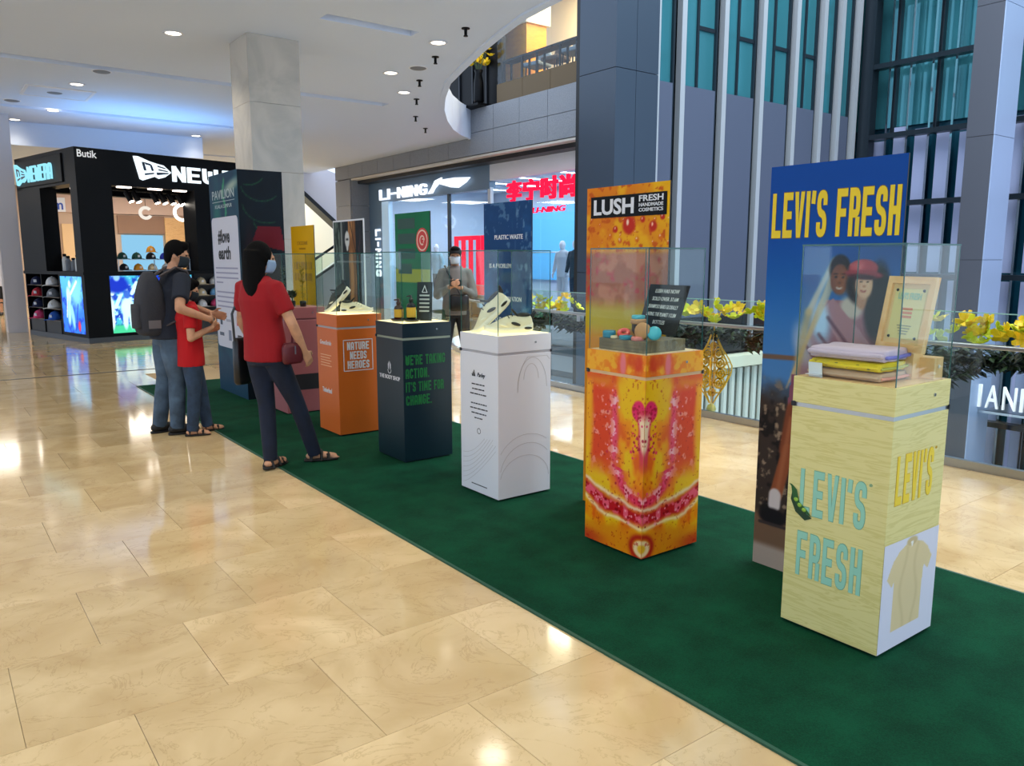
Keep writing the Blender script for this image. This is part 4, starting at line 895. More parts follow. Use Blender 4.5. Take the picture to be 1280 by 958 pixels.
def levi_board(u, v):
    s_ = Ink(u, v, (0, 78, 160)); s_.mix(sst(1.2, 1.95, v)*.6, (10, 66, 150)); s_.mix(1 - sst(.9, 1.75, v), (74, 130, 190)); W = .66
    n = fbm(u*14, v*14, 2); n2 = fbm(u*30, v*30, 8)
    rk = (1 - sst(.88, 1.06, v + .12*n)); s_.mix(rk, (58, 48, 42)); s_.mix(rk*sst(.5, .62, n), (26, 24, 24)); s_.mix(rk*sst(.6, .75, n2), (150, 130, 108))
    s_.seg((0, 1.07), (.3, 1.08), .012, (110, 86, 70))
    s_.mix(1 - sst(.25, .3, v), (120, 92, 70)); s_.mix(1 - sst(.09, .13, v), (176, 160, 146))
    # two figures in rose clothes
    rose, rose2, dk = (150, 100, 116), (172, 126, 138), (96, 58, 76)
    s_.poly([(.16, .80), (.20, 1.05), (.26, 1.26), (.33, 1.36), (.44, 1.36), (.53, 1.34), (.62, 1.22), (.66, 1.0), (.66, .78)], rose)
    s_.ell(.57, 1.36, .06, .17, (22, 18, 22), .25); s_.ell(.45, 1.33, .055, .05, (200, 188, 180), .35, -25)
    s_.poly([(.30, 1.30), (.36, 1.37), (.47, 1.26), (.60, 1.12), (.56, 1.06), (.42, 1.15)], rose2); s_.ell(.30, 1.26, .05, .10, (160, 190, 228), .45, 12); s_.ell(.22, 1.15, .05, .10, (176, 186, 206), .5, 15, .7)
    for a_, b_, w_ in (((.34, 1.28), (.50, 1.10), .008), ((.30, 1.20), (.44, 1.05), .008), ((.24, 1.14), (.36, .98), .007), ((.40, 1.02), (.60, .98), .008), ((.28, 1.04), (.42, .92), .008)): s_.seg(a_, b_, w_, dk, .8, .8)
    for k_ in range(6): s_.seg((.36, 1.53-.02*k_), (.205 - .012*k_, 1.08 - .03*k_), .006, (196, 170, 130), .8, .5)
    s_.seg((.355, 1.54), (.24, 1.30), .014, (206, 196, 186), .7, .8); s_.seg((.24, 1.30), (.19, 1.0), .02, (190, 160, 110), .8, .7)
    s_.ell(.385, 1.50, .052, .065, (30, 22, 20), .15); s_.ell(.385, 1.455, .044, .068, (122, 70, 46), .12); s_.ell(.40, 1.44, .03, .05, (142, 84, 56), .5); s_.seg((.374, 1.417), (.387, 1.414), .003, (206, 190, 180), .5); s_.seg((.387, 1.414), (.399, 1.417), .003, (206, 190, 180), .5); s_.ell(.368, 1.465, .007, .005, (20, 12, 10), .4); s_.ell(.403, 1.464, .007, .005, (20, 12, 10), .4); s_.seg((.358, 1.478), (.376, 1.48), .003, (24, 14, 12)); s_.seg((.396, 1.48), (.413, 1.477), .003, (24, 14, 12)); s_.ell(.387, 1.44, .008, .006, (96, 52, 34), .5); s_.seg((.437, 1.52), (.43, 1.40), .005, (210, 196, 182), .6)
    s_.ell(.495, 1.43, .075, .085, (24, 18, 22), .2); s_.ell(.497, 1.365, .024, .04, (190, 138, 110), .3); s_.ell(.503, 1.435, .040, .060, (212, 162, 132), .12); s_.ell(.515, 1.42, .024, .045, (226, 180, 150), .5); s_.seg((.491, 1.407), (.502, 1.403), .0035, (170, 84, 78), .5); s_.seg((.502, 1.403), (.513, 1.406), .0035, (170, 84, 78), .5); s_.ell(.489, 1.447, .006, .004, (26, 16, 16), .4); s_.ell(.519, 1.446, .006, .004, (26, 16, 16), .4); s_.ell(.505, 1.427, .007, .006, (190, 132, 104), .5); s_.ell(.497, 1.475, .036, .014, (24, 18, 22), .3)
    s_.ell(.495, 1.505, .068, .040, (176, 66, 78), .12); s_.ell(.498, 1.480, .088, .020, (150, 50, 64), .2, -4); s_.ell(.495, 1.468, .066, .012, (60, 20, 30), .4, -4); s_.ell(.47, 1.515, .03, .018, (200, 96, 104), .6)
    s_.ell(.56, 1.09, .05, .028, (176, 116, 84), .3, -20); s_.ell(.60, 1.03, .04, .05, (150, 92, 62), .4)
    s_.poly([(.17, 1.0), (.33, 1.0), (.30, .80), (.15, .78)], (132, 78, 100)); s_.seg((.20, .82), (.172, .62), .05, (126, 66, 40), .2); s_.seg((.172, .62), (.115, .38), .034, (146, 80, 48), .2); s_.seg((.18, .78), (.128, .42), .012, (176, 106, 70), .8, .6); s_.seg((.112, .38), (.11, .33), .034, (214, 206, 204), .2); s_.ell(.105, .265, .08, .045, (20, 20, 24), .2); s_.seg((.03, .225), (.18, .225), .008, (60, 52, 50), .5)
    return s_.c
b = board('tall blue board with yellow lettering and a photo of two people', 1.71, 2.37, 1.98, levi_board, .0055)
M_BY = mat('board_yellow', (238, 204, 16), .5)
block_text('letter', "LEVI'S FRESH", M_BY, b, (-.002, -.018, 1.645), XN, UPV, .625, .21, gw=.44, gt=.165, gap=.09, outline=.03, omat=mat('board_yellow_edge', (120, 90, 40), .5))
case('glass case over folded shirts, nearest the camera', YP['levi'])
ZT = CT + HC + .002
# folded shirts
def folded(label, z, h, m, w=.31, d=.235, rz=0.0, dot=None, loc=(3.03, 1.70)):
    t = thing('folded_shirt', label, 'shirt', (loc[0], loc[1], z), rz, 'folded shirts in the case'); mb = MB(); rings = []
    for i in range(15):
        x = -d/2 + d*i/14; e = math.sqrt(max(.30, 1-(abs(2*i/14-1))**14)); r_ = []
        for j in range(20):
            a = 2*math.pi*j/20; c, s_ = math.cos(a), math.sin(a); sy = math.copysign(abs(c)**.14, c); sz = math.copysign(abs(s_)**.22, s_)
            y = w/2*sy*(.97 + .03*math.sin(i*1.3)); zz = h/2 + h/2*sz*e*(1 + .06*math.sin(i*.9 + y*30) + .03*math.sin(j*1.1 + i))
            r_.append((x, y, max(0, zz)))
        rings.append(r_)
    o = mb.loft(rings).build('cloth', m, t, True); s2 = o.modifiers.new('sub', 'SUBSURF'); s2.levels = s2.render_levels = 1
    fl = MB(); fl.limb([(-d/2-.002, -w/2+.01, h*.55), (-d/2-.004, 0, h*.5), (-d/2-.002, w/2-.01, h*.56)], [h*.2]*3, n=8).build('fold', m, t, True)
    mb = MB(); mb.limb([(-d/2+.02, -w/2-.001, h*.42), (0, -w/2-.003, h*.36), (d/2-.02, -w/2-.001, h*.45)], [h*.16]*3, n=8).build('fold', dot or m, t, True)
    return t
M_SP = mat('beige_cotton', (204, 168, 138), .9, bump=.15, bscale=300); M_SY = mat('yellow_cotton', (238, 208, 36), .9, bump=.15, bscale=300); M_SL = mat('lavender_cotton', (206, 184, 204), .9, bump=.15, bscale=300)
folded('beige printed folded shirt at the bottom of the stack', ZT, .036, M_SP, dot=mat('pink_lining', (232, 160, 140), .9))
t = folded('yellow folded shirt in the middle of the stack', ZT+.037, .038, M_SY, w=.30, d=.23, dot=mat('olive_lining', (190, 184, 80), .9))
for i in range(6): MB().ell((-.12, -.11+.045*i, .018 + .004*(i % 2)), (.004, .011, .007), n=8, m=5).build('printed_spot', mat('olive_spot', (132, 120, 40), .9), t, True)
folded('lavender folded shirt on top of the stack', ZT+.076, .05, M_SL, w=.315, d=.235, rz=R(3), dot=mat('periwinkle_lining', (126, 124, 206), .9))
# framed notice leaning at the back
def leaning(t, w, h, tilt): pass
t = thing('framed_notice', 'framed notice in a pale wood frame leaning inside the nearest case', 'frame', (3.165, 1.60, ZT+.105), R(-24))
M_FW = woodgrain('frame_wood', (226, 178, 112), (236, 194, 134), .45, 'X', 2, 6)
tl = R(-9); ux = Vector((0,-1,0)); uz = Vector((math.sin(-tl), 0, math.cos(tl))); un = ux.cross(uz)
def fb(name, a0, a1, b0, b1, d0, d1, m): c = ux*((a0+a1)/2) + uz*((b0+b1)/2) + un*((d0+d1)/2); return MB().obox(c, ux*(a1-a0)/2, uz*(b1-b0)/2, un*(d1-d0)/2).build(name, m, t)
for a in ((-.135, .135, 0, .028), (-.135, .135, .272, .30), (-.135, -.107, .028, .272), (.107, .135, .028, .272)): fb('frame_bar', *a, 0, .018, M_FW)
fb('mat_board', -.107, .107, .028, .272, 0, .008, mat('notice_wood', (222, 190, 130), .5)); fb('paper', -.088, .088, .048, .252, .008, .010, mat('notice_paper', (216, 206, 140), .6))
def ft(s_, a, b, w, h, m, bold=.02): text('lettering', s_, m, t, ux*a + uz*b + un*.0105, ux, uz, w, h, bold, .001)
ft("LEVI'S FRESH", 0, .222, .13, .028, mat('faded_mint', (150, 190, 160), .6), .03)
for i in range(3): fb('text_line', -.03, .03, .165-i*.016, .175-i*.016, .010, .011, mat('notice_rust', (206, 120, 70), .6))
for i in range(4): fb('text_line', -.04+.006*i, .04-.006*i, .1-i*.011, .104-i*.011, .010, .011, mat('notice_ink', (128, 128, 96), .6))
for a in (-.075, .075):
    for b_ in (.055, .245): c = ux*a + uz*b_ + un*.012; MB().ell(c, (.006,)*3, n=8, m=5).build('standoff', M_DARK, t, True)
t = thing('wood_block', 'small honey wood riser block beside the folded shirts', 'block', (3.225, 1.525, ZT), R(4)); MB().box(-.04, .045, -.05, .05, 0, .085).build('block', M_FW, t, bevel=.002); MB().limb([(0, -.0505, .05), (0, -.053, .05)], [.008, .008], n=12, flat=True).build('dowel', mat('dowel', (214, 206, 196), .4), t)
MB().box(3.13, 3.21, 1.53, 1.67, ZT, ZT+.103).build('wood_riser', M_FW, None); tag(bpy.data.objects['wood_riser'], 'wood riser carrying the framed notice', 'block')
t = thing('info_card', 'small white card standing by the folded shirts', 'card', (2.885, 1.80, ZT), R(90)); MB().obox((0, 0, .03), (.03, 0, 0), (0, .001, .0), (0, .004, .03)).build('card', M_WHITE, t); MB().obox((0, .012, .012), (.03, 0, 0), (0, .012, 0), (0, 0, .0008)).build('card_fold', M_WHITE, t)

# ---- 2: marbled orange plinth with soaps
def lush_print(top):
    def fn(u_, v):
        def f(U, V):
            u = U; n = fbm(u*9+3, V*6, 11); n2 = fbm(u*26, V*26, 12); w = u + .05*(n-.5); vv = V + .07*(fbm(u*7, V*7, 13)-.5); s_ = Ink(u, V, (236, 186, 22))
            s_.mix(sst(.42, .6, n), (238, 146, 16)); s_.mix(sst(.58, .72, n), (226, 98, 20))
            if top:
                s_.mix(.65 + 0*u, (230, 116, 24)); s_.mix(sst(.5, .62, n2), (240, 170, 40)); s_.ell(.16, .05, .02, .06, (245, 190, 190), .5); s_.ell(.165, .045, .035, .075, (220, 50, 60), .6, k=.5); s_.ell(.05, .06, .03, .05, (206, 50, 30), .6, k=.8); s_.ell(.10, .075, .03, .035, (212, 70, 20), .5, k=.8); return s_.c
            # red-pink flank
            fl = sst(.20, .27, w)*(1-sst(.36, .41, w))*sst(.36, .5, vv)*(1-sst(.84, .93, vv)); s_.mix(fl, (222, 66, 26)); pk = np.exp(-((w-.22)/.03)**2)*sst(.42, .5, vv)*(1-sst(.8, .9, vv)); s_.mix(pk, (232, 74, 106)); s_.mix(pk*sst(.52, .6, n2), (250, 190, 200)); s_.mix(fl*sst(.57, .66, n2), (240, 140, 120)); s_.mix(sst(.37, .42, w)*sst(.5, .6, vv), (240, 166, 26))
            # smile ring
            q = np.hypot(w/.18, (vv-.44)/.14); rg = np.exp(-((q-1)/.26)**2)*(vv < .46); s_.mix(rg, (226, 50, 84)); s_.mix(rg*sst(.52, .6, n2), (250, 170, 176))
            # heart with pale tongue
            h = np.hypot((w-.035)/.045, (vv-.775)/.05); s_.mix(1-sst(.8, 1.2, h), (226, 40, 100)); tg = (1-sst(.028, .05, w + .0))*sst(.44, .55, vv)*(1-sst(.74, .8, vv)); s_.mix(tg, (214, 60, 80)); tg2 = (1-sst(.006, .026, w - .02*(vv-.56)/.2))*sst(.53, .6, vv)*(1-sst(.72, .77, vv)); s_.mix(tg2, (248, 216, 176))
            # white crest then berry band and amber foot
            bd = .205 + .5*u*u; s_.mix(np.exp(-((vv-bd-.055)/.014)**2)*.85, (250, 236, 200)); bb = np.exp(-((vv-bd)/.034)**2); s_.mix(np.clip(bb*1.5, 0, 1), (190, 26, 34)); s_.mix(np.clip(bb*1.4, 0, 1)*sst(.5, .58, n2), (236, 90, 110)); s_.mix(np.exp(-((vv-bd+.055)/.012)**2)*.8, (252, 232, 180))
            s_.mix((1-sst(.10, .16, vv))*.8, (222, 130, 20)); s_.mix(np.exp(-((np.hypot(u/.075, (V-.055)/.06)-1)/.25)**2), (176, 40, 24)); s_.mix(1-sst(.7, .95, np.hypot(u/.07, (V-.05)/.055)), (240, 206, 150)); s_.mix((1-sst(.3, .6, np.hypot(u/.06, (V-.05)/.05))), (232, 176, 40))
            rs = np.random.RandomState(5)
            for _ in range(150):
                k_ = rs.rand(); typ = rs.randint(4)
                if typ == 0: a_, b_ = .225 + .035*rs.randn(), .44 + .44*k_; c_ = ((250, 176, 196), (206, 34, 60))[rs.randint(2)]
                elif typ == 1: q_ = math.pi*(1 + .5*k_); a_, b_ = -.18*math.cos(q_)*(1 + .12*rs.randn()), .44 + .14*math.sin(q_)*(1 + .12*rs.randn()); c_ = ((236, 70, 110), (176, 20, 40))[rs.randint(2)]
                elif typ == 2: a_, b_ = .43*k_, .205 + .5*(.43*k_)**2 + .02*rs.randn(); c_ = ((246, 150, 160), (140, 10, 20))[rs.randint(2)]
                else: a_, b_ = .055 + .02*rs.randn(), .52 + .28*k_; c_ = ((230, 40, 100), (170, 20, 50))[rs.randint(2)]
                r_ = .003 + .006*rs.rand(); s_.ell(abs(a_), b_, r_, r_, c_, .35, k=.85)
            s_.mix(sst(.2, .4, u)*(1-sst(.02, .09, V))*.8, (190, 50, 30)); s_.mix(sst(.70, .74, fbm(u*60, V*60, 21))*.5, (170, 30, 20)); s_.mix(sst(.86, .93, V)*sst(.1, .3, u)*.7, (214, 60, 30)); return s_.c
        return f(u_, v)
    return fn
M_OR = mat('orange_body', (226, 128, 24), .4); M_BEIGE = mat('beige_groove', (226, 190, 140), .4)
p = plinth('orange and pink marbled plinth carrying soaps', YP['lush'], M_OR, M_OR, M_BEIGE, mat('sand_top', (232, 204, 160), .5))
MPG = mat_print('glossy_print', .22)
for z0, h, tp in ((.013, H0-.013, False), (H1, HC-H1, True)):
    f = lush_print(tp)
    print_panel('print', MPG, p, (XF-.0005, S2, z0), XN, UPV, .43, h, lambda u, v, f=f: f(.43-u, v), .003); print_panel('print', MPG, p, (-S2, YF-.0005, z0), YN, UPV, .43, h, lambda u, v, f=f: f(u, v), .003)
def lush_board(u, v):
    n = fbm(u*7, v*7, 31); n2 = fbm(u*30, v*30, 33); s_ = Ink(u, v, (226, 128, 18)); s_.mix(sst(.45, .65, n), (238, 170, 20)); s_.mix(sst(.35, .7, u)*sst(1.55, 1.8, v)*.8, (240, 186, 10)); s_.mix(sst(.62, .7, n2), (206, 90, 16))
    rs = np.random.RandomState(8)
    for _ in range(60):
        a, b_, r_ = rs.rand()*.68, 1.58+rs.rand()*.26, .004+.014*rs.rand()**3; s_.ell(a, b_, r_, r_, (214, 84, 20), .4, k=.6); s_.ell(a-r_*.3, b_+r_*.4, r_*.3, r_*.3, (255, 226, 190), .5)
    for a, b_, r_ in ((.36, 1.74, .05), (.55, 1.73, .03), (.47, 1.77, .018), (.62, 1.78, .018), (.25, 1.72, .02)): s_.ell(a, b_, r_, r_, (196, 40, 24), .3); s_.ell(a-.2*r_, b_+.35*r_, r_*.2, r_*.35, (255, 210, 180), .4)
    lo = 1 - sst(1.56, 1.60, v); s_.mix(lo, (170, 92, 62)); s_.mix(lo*sst(.55, .68, n2), (190, 60, 60)); s_.mix(lo*sst(.5, .62, n), (196, 120, 90)); s_.mix(1 - sst(1.25, 1.36, v + .05*n), (196, 168, 24)); s_.mix((1 - sst(1.08, 1.2, v + .08*n))*.8, (224, 130, 20)); return s_.c
b = board('orange board with black and white lettering behind the marbled plinth', 3.01, 3.68, 1.97, lush_board, .006)
MB().box(-.006, -.0015, -.65, -.04, 1.79, 1.915).build('name_plate', M_BLACK, b)
text('lettering', 'LUSH', M_WHITE, b, (-.0065, -.235, 1.852), XN, UPV, .335, .092, bold=.03)
for i, (s_, h) in enumerate((('FRESH', .035), ('HANDMADE', .02), ('COSMETICS', .02))): text('lettering', s_, M_WHITE, b, (-.0065, -.535, 1.887 - (0, .036, .064)[i]), XN, UPV, .185, h, bold=.02)
case('glass case over the soaps on the marbled plinth', YP['lush'])
t = thing('wooden_tray', 'grey-brown wooden tray under the soaps', 'tray', (3.055, 2.93, ZT)); M_TR = woodgrain('driftwood', (104, 92, 66), (128, 114, 84), .7, 'X', 2, 5)
MB().box(-.155, .155, -.165, .165, 0, .06).build('tray', M_TR, t, bevel=.002)
for i in range(3): MB().box(-.158, -.155, -.16, .16, .004+i*.019, .02+i*.019).build('side_plank', M_TR, t)
t = thing('chalkboard', 'black chalkboard sign with white handwriting behind the soaps', 'chalkboard', (3.135, 2.91, ZT+.06), R(-10))
tl2 = R(12); ux, uz = Vector((0,-1,0)), Vector((math.sin(tl2), 0, math.cos(tl2))); un = ux.cross(uz)
mb = MB(); mb.prism([(-.17, .02), (.16, .02), (.20, .285), (-.13, .285)], un*-.004, ux, uz, un*.006); mb.build('board', mat('slate', (18, 22, 26), .7), t)
M_CH = mat('chalk', (226, 228, 226), .9)
for i, s_ in enumerate(('LUSH HAS NOW', 'SOLD OVER 37.6M', 'SHAMPOO BARS GLOBALLY', 'SAVING THE PLANET 112.8M', 'BOTTLES')):
    text('chalk_writing', s_, M_CH, t, ux*(.018 + .006*(2-i)) + uz*(.25-i*.042) + un*.0025, ux, uz, (.20, .22, .25, .25, .10)[i], .021, bold=.004, depth=.001, shear=.22)
MB().obox(uz*.06 + un*-.012, ux*.02, uz*.08, un*.006).build('easel', M_BLACK, t)
SO = ZT + .06
def soap(name, label, x, y, z, m, r=.035, h=.028, tilt=(0, 0, 0), band=None, ring=False):
    t = thing(name, label, 'soap', (x, y, z), 0, 'soaps on the wooden tray'); t.rotation_euler = tilt; mb = MB()
    if ring: mb.loft([[((r*.66 + r*.34*math.cos(b))*math.cos(a), (r*.66 + r*.34*math.cos(b))*math.sin(a), h/2 + h/2*math.sin(b)) for b in [2*math.pi*j/8 for j in range(8)]] for a in [2*math.pi*k/18 for k in range(19)]], cap=False)
    else: mb.lathe([(r*.3, 0), (r*.92, 0), (r, h*.2), (r, h*.78), (r*.9, h), (r*.3, h)], n=18)
    mb.build('bar', m, t, True)
    if not ring: MB().lathe([(r*.55, h), (r*.6, h+.001), (r*.4, h+.0015), (r*.1, h+.0015)], n=16).build('stamp', m, t)
    if band: MB().lathe([(r*1.005, h*.05), (r*1.005, h*.4), (r*.9, h*.4), (r*.9, h*.05)], n=18, ring=True).build('band', band, t)
    return t
TEAL = mat('teal_soap', (22, 132, 160), .35); TEAL2 = mat('aqua_soap', (70, 180, 196), .35); TAN = mat('tan_soap', (190, 138, 84), .5); RED = mat('red_soap', (214, 66, 62), .35); PK = mat('pink_soap', (222, 128, 120), .4); CRM = mat('cream_soap', (224, 206, 170), .5)
soap('soap_bar', 'deep teal round soap at the left end of the tray', 2.935, 3.055, SO, TEAL, .035, .038)
soap('soap_bar', 'teal flat soap lying at the tray front', 2.925, 2.92, SO, TEAL, .036, .022); soap('soap_bar', 'pink flat soap beside the front teal soap', 2.935, 2.845, SO, PK, .034, .020)
soap('soap_bar', 'tan soap leaning behind the red ring soap', 3.0, 2.985, SO+.008, TAN, .037, .025, (R(35), R(-20), 0))
soap('soap_ring', 'red ring-shaped soap in the middle of the tray', 2.955, 2.965, SO+.020, RED, .036, .024, (R(18), R(-28), 0), ring=True)
soap('soap_bar', 'large round tan soap standing on edge', 2.965, 2.83, SO+.045, TAN, .045, .028, (R(0), R(-78), R(10)))
soap('soap_bar', 'aqua round soap leaning at the right end of the tray', 2.985, 2.775, SO+.035, TEAL2, .036, .026, (R(30), R(-62), 0))
soap('soap_bar', 'aqua topped soap resting on the highest pedestal', 3.05, 2.955, SO+.10, TEAL2, .036, .02); soap('soap_bar', 'tan base soap under the aqua topped one', 3.05, 2.955, SO+.074, TAN, .043, .026)
MB().lathe([(.03, 0), (.034, .004), (.034, .07), (.03, .074)], (3.05, 2.955, SO), 14).build('soap_pedestal', mat('dark_pedestal', (44, 32, 28), .6)); tag(bpy.data.objects['soap_pedestal'], 'dark round pedestal lifting two soaps at the tray centre', 'pedestal')
soap('soap_bar', 'small cream soap sliver under the tan leaning soap', 2.925, 3.0, SO, CRM, .024, .014)

# ---- shoes on show
def sneaker(label, loc, rot, m_up, m_sole, m_lin, m_trim, group='shoes in the cases', s_=1.0):
    t = thing('sneaker', label, 'shoe', loc, 0, group); t.rotation_euler = rot; t.scale = (s_,)*3
    def prof(x): # half width along the length, heel -.14 .. toe .15
        u = (x + .14)/.29; return .001 + .046*math.sqrt(max(0, math.sin(math.pi*min(1, u*.93+.06))))*(.78 + .25*u)
    xs = [-.14, -.132, -.115, -.09, -.05, 0, .05, .09, .12, .138, .15]
    def sole_ring(x, grow, z0, z1):
        w = prof(x)*grow; cx = 0.006*math.sin((x+.14)*9); up = .018*max(0, (x-.07)/.08)**2 + .012*max(0, (-.09-x)/.05)**2
        pts = []
        for j in range(14):
            a = 2*math.pi*j/14; pts.append((x, cx + w*math.copysign(abs(math.cos(a))**.5, math.cos(a)), (z0+z1)/2 + (z1-z0)/2*math.copysign(abs(math.sin(a))**.5, math.sin(a)) + up))
        return pts
    mb = MB(); mb.loft([sole_ring(x, 1.1, 0, .034 + .012*(x < -.06)) for x in xs]).build('sole', m_sole, t, True)
    hz = {-.14: .07, -.132: .098, -.115: .108, -.09: .104, -.05: .096, 0: .108, .05: .082, .09: .062, .12: .05, .138: .044, .15: .036}
    rings = []
    for x in xs:
        w = prof(x); h = hz[x]; cx = 0.006*math.sin((x+.14)*9); r_ = []
        for j in range(14):
            a = 2*math.pi*j/14; s__ = math.sin(a); r_.append((x, cx + w*math.copysign(abs(math.cos(a))**.75, math.cos(a))*(1 if s__ < 0 else 1-.35*s__**2), .028 + (h-.028)*max(0, s__)**.8 - .006*max(0, -s__)))
        rings.append(r_)
    o = MB().loft(rings).build('upper', m_up, t, True); q = o.modifiers.new('sub', 'SUBSURF'); q.levels = q.render_levels = 1
    MB().ell((-.085, .0, .101), (.046, .026, .014), n=14, m=6).build('opening', m_lin, t, True); MB().limb([(-.045, .004, .10), (-.02, .004, .128)], [.016, .014], n=8, sq=.5).build('tongue', m_trim, t, True)
    MB().limb([(-.137, 0, .09), (-.15, 0, .118)], [.014, .009], n=8, sq=.6).build('heel_tab', m_trim, t, True)
    for i in range(4): x = -.012 + i*.02; z = .110 - i*.0115; MB().tube([(x, -.026, z-.013), (x+.004, 0, z+.003), (x, .030, z-.013)], .003, 6).build('lace', m_trim, t)
    for sy in (-1, 1):
        rt_ = Matrix.Rotation(R(-16), 3, 'Y')
        MB().ell((-.028, sy*.045+.004, .052), (.030, .006, .010), rt_, 12, 6).build('side_panel', m_trim, t, True); MB().ell((-.105, sy*.036, .026), (.026, .010, .008), None, 12, 6).build('sole_hollow', m_trim, t, True); MB().ell((.045, sy*.046+.005, .046), (.022, .005, .006), rt_, 12, 6).build('side_accent', m_sole, t, True)
    return t
M_CREAM = mat('cream_knit', (232, 222, 190), .8, bump=.2, bscale=250); M_BONE = mat('bone_rubber', (236, 230, 206), .5); M_TBK = mat('black_trim', (24, 26, 30), .6); M_SDW = mat('shoe_dark', (40, 44, 40), .8)
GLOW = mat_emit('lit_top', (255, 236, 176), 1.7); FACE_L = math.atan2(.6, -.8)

# ---- 3: white plinth with running shoes
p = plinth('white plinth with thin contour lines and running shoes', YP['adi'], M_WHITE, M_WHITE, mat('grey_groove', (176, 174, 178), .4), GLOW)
M_INK = mat('black_ink', (30, 30, 34), .6); M_GREYL = mat('contour_ink', (196, 192, 192), .5)
for i, (cx, cz, rx, rz_) in enumerate(((.06, .72, .12, .2), (.10, .70, .16, .26), (.02, .2, .25, .22), (.02, .16, .22, .2), (.0, .12, .2, .16), (.05, .78, .06, .1))):
    mb = MB(); pts = [(cx + rx*math.cos(a), cz + rz_*math.sin(a)) for a in [R(10)*k for k in range(0, 19)]]; pts = [q for q in pts if -.2 < q[0] < .205 and .03 < q[1] < .93]
    mb.ribbon(pts, .0035, (0, YF-.0004, 0), YN, UPV, (0, -.0008, 0)); mb.build('contour_line', M_GREYL, p, fix=False)
for i in range(7):
    mb = MB(); pts = [(-.19 + .38*k/12, .05 + i*.035 + .28*(k/12)**(1.3+.1*i)) for k in range(13)]; pts = [q for q in pts if q[1] < .40]
    mb.ribbon(pts, .0025, (XF-.0004, 0, 0), XN, UPV, (-.0008, 0, 0)); mb.build('contour_line', M_GREYL, p, fix=False)
for i, h in enumerate((.018, .03, .042)):
    mb = MB(); mb.prism([(.014*i, 0), (.014*i+.011, 0), (.014*i+.011-h*.3, h), (.014*i-h*.3+.002, h*.95)], (XF-.0004, .075, .79), XN, UPV, (-.001, 0, 0)); mb.build('stripe_mark', M_INK, p)
text('lettering', 'Parley', M_INK, p, (XF-.0004, -.03, .80), XN, UPV, .085, .036, bold=.01, shear=.3)
for i, w in enumerate((.16, .15, .20, 0, .18, .20, .17, .10)):
    if w:
        x = -w/2
        mb = MB(); rs = random.Random(i)
        while x < w/2 - .01:
            l = .015 + .03*rs.random(); l = min(l, w/2-x); mb.prism([(x, 0), (x+l, 0), (x+l, .008), (x, .008)], (XF-.0004, .0, .735-.032*i), XN, UPV, (-.0008, 0, 0)); x += l + .006
        mb.build('text_line', M_INK, p)
mb = MB(); mb.ribbon([(.018*math.cos(R(20)*k), .018*math.sin(R(20)*k)) for k in range(19)], .004, (XF-.0004, 0, .43), XN, UPV, (-.0008, 0, 0)); mb.build('round_mark', M_INK, p, fix=False)
mb = MB(); mb.prism([(-.09, 0), (.09, 0), (.09, .006), (-.09, .006)], (XF-.0004, 0, .06), XN, UPV, (-.0008, 0, 0)); mb.build('text_line', M_INK, p)
def adi_board(u, v):
    n = fbm(u*6, v*6, 41); s_ = Ink(u, v, (14, 62, 112)); s_.mix(sst(.4, .7, n), (22, 84, 140)); s_.mix(sst(.66, .72, fbm(u*20, v*20, 44))*.5, (120, 150, 180)); s_.mix(sst(.3, .6, u)*sst(1.2, 1.5, v)*sst(.6, .66, fbm(u*40, v*14, 45))*.6, (190, 205, 220)); s_.ell(.3, 1.42, .1, .04, (60, 90, 120), .4); return s_.c
b = board('dark blue board with small white lettering behind the white plinth', 4.23, 4.79, 1.94, adi_board, .008)
for i, (s_, w, y, z) in enumerate((('PLASTIC WASTE', .33, -.30, 1.70), ('IS A PROBLEM', .26, -.20, 1.50), ('INNOVATION', .24, -.33, 1.27), ('IS OUR SOLUTION', .32, -.26, 1.12))): text('lettering', s_, M_WHITE, b, (-.002, y, z), XN, UPV, w, .032, bold=.01)
case('glass case over two cream running shoes on the white plinth', YP['adi'])
sneaker('cream running shoe lying flat in the white plinth case', (3.075, 4.14, ZT), (0, 0, FACE_L + R(14)), M_CREAM, M_BONE, M_TBK, M_TBK, s_=1.12)
sneaker('cream running shoe propped with its heel up', (3.02, 4.225, ZT+.085), (0, R(44), FACE_L + R(-4)), M_CREAM, M_BONE, M_TBK, M_TBK, s_=1.12)

# ---- 4: dark navy plinth with bottles
M_NAVY = mat('dark_navy', (8, 34, 44), .35); M_GT = mat('green_ink', (14, 112, 50), .5)
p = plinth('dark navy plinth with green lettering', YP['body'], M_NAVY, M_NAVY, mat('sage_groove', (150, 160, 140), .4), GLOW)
for i, (s_, w) in enumerate((("WE'RE TAKING", .35), ('ACTION.', .205), ("IT'S TIME FOR", .335), ('CHANGE.', .225))): block_text('lettering', s_, M_GT, p, (-.195, YF, .755-.103*i), YN, UPV, w, .075, gw=.46, gt=.17, gap=.09, split=False)
mb = MB()
for sg in (-1, 1): mb.prism([(sg*.004, .055), (sg*.022, .03), (sg*.022, .0), (sg*.012, -.012), (sg*.008, .01)], (XF-.0004, 0, .715), XN, UPV, (-.001, 0, 0))
mb.ribbon([(.026*math.cos(a), .03*math.sin(a)) for a in [R(180+10*k) for k in range(19)]], .005, (XF-.0004, 0, .705), XN, UPV, (-.001, 0, 0)); mb.build('pod_mark', M_WHITE, p, fix=False)
text('lettering', 'THE BODY SHOP', M_WHITE, p, (XF-.0004, 0, .645), XN, UPV, .33, .032, bold=.02)
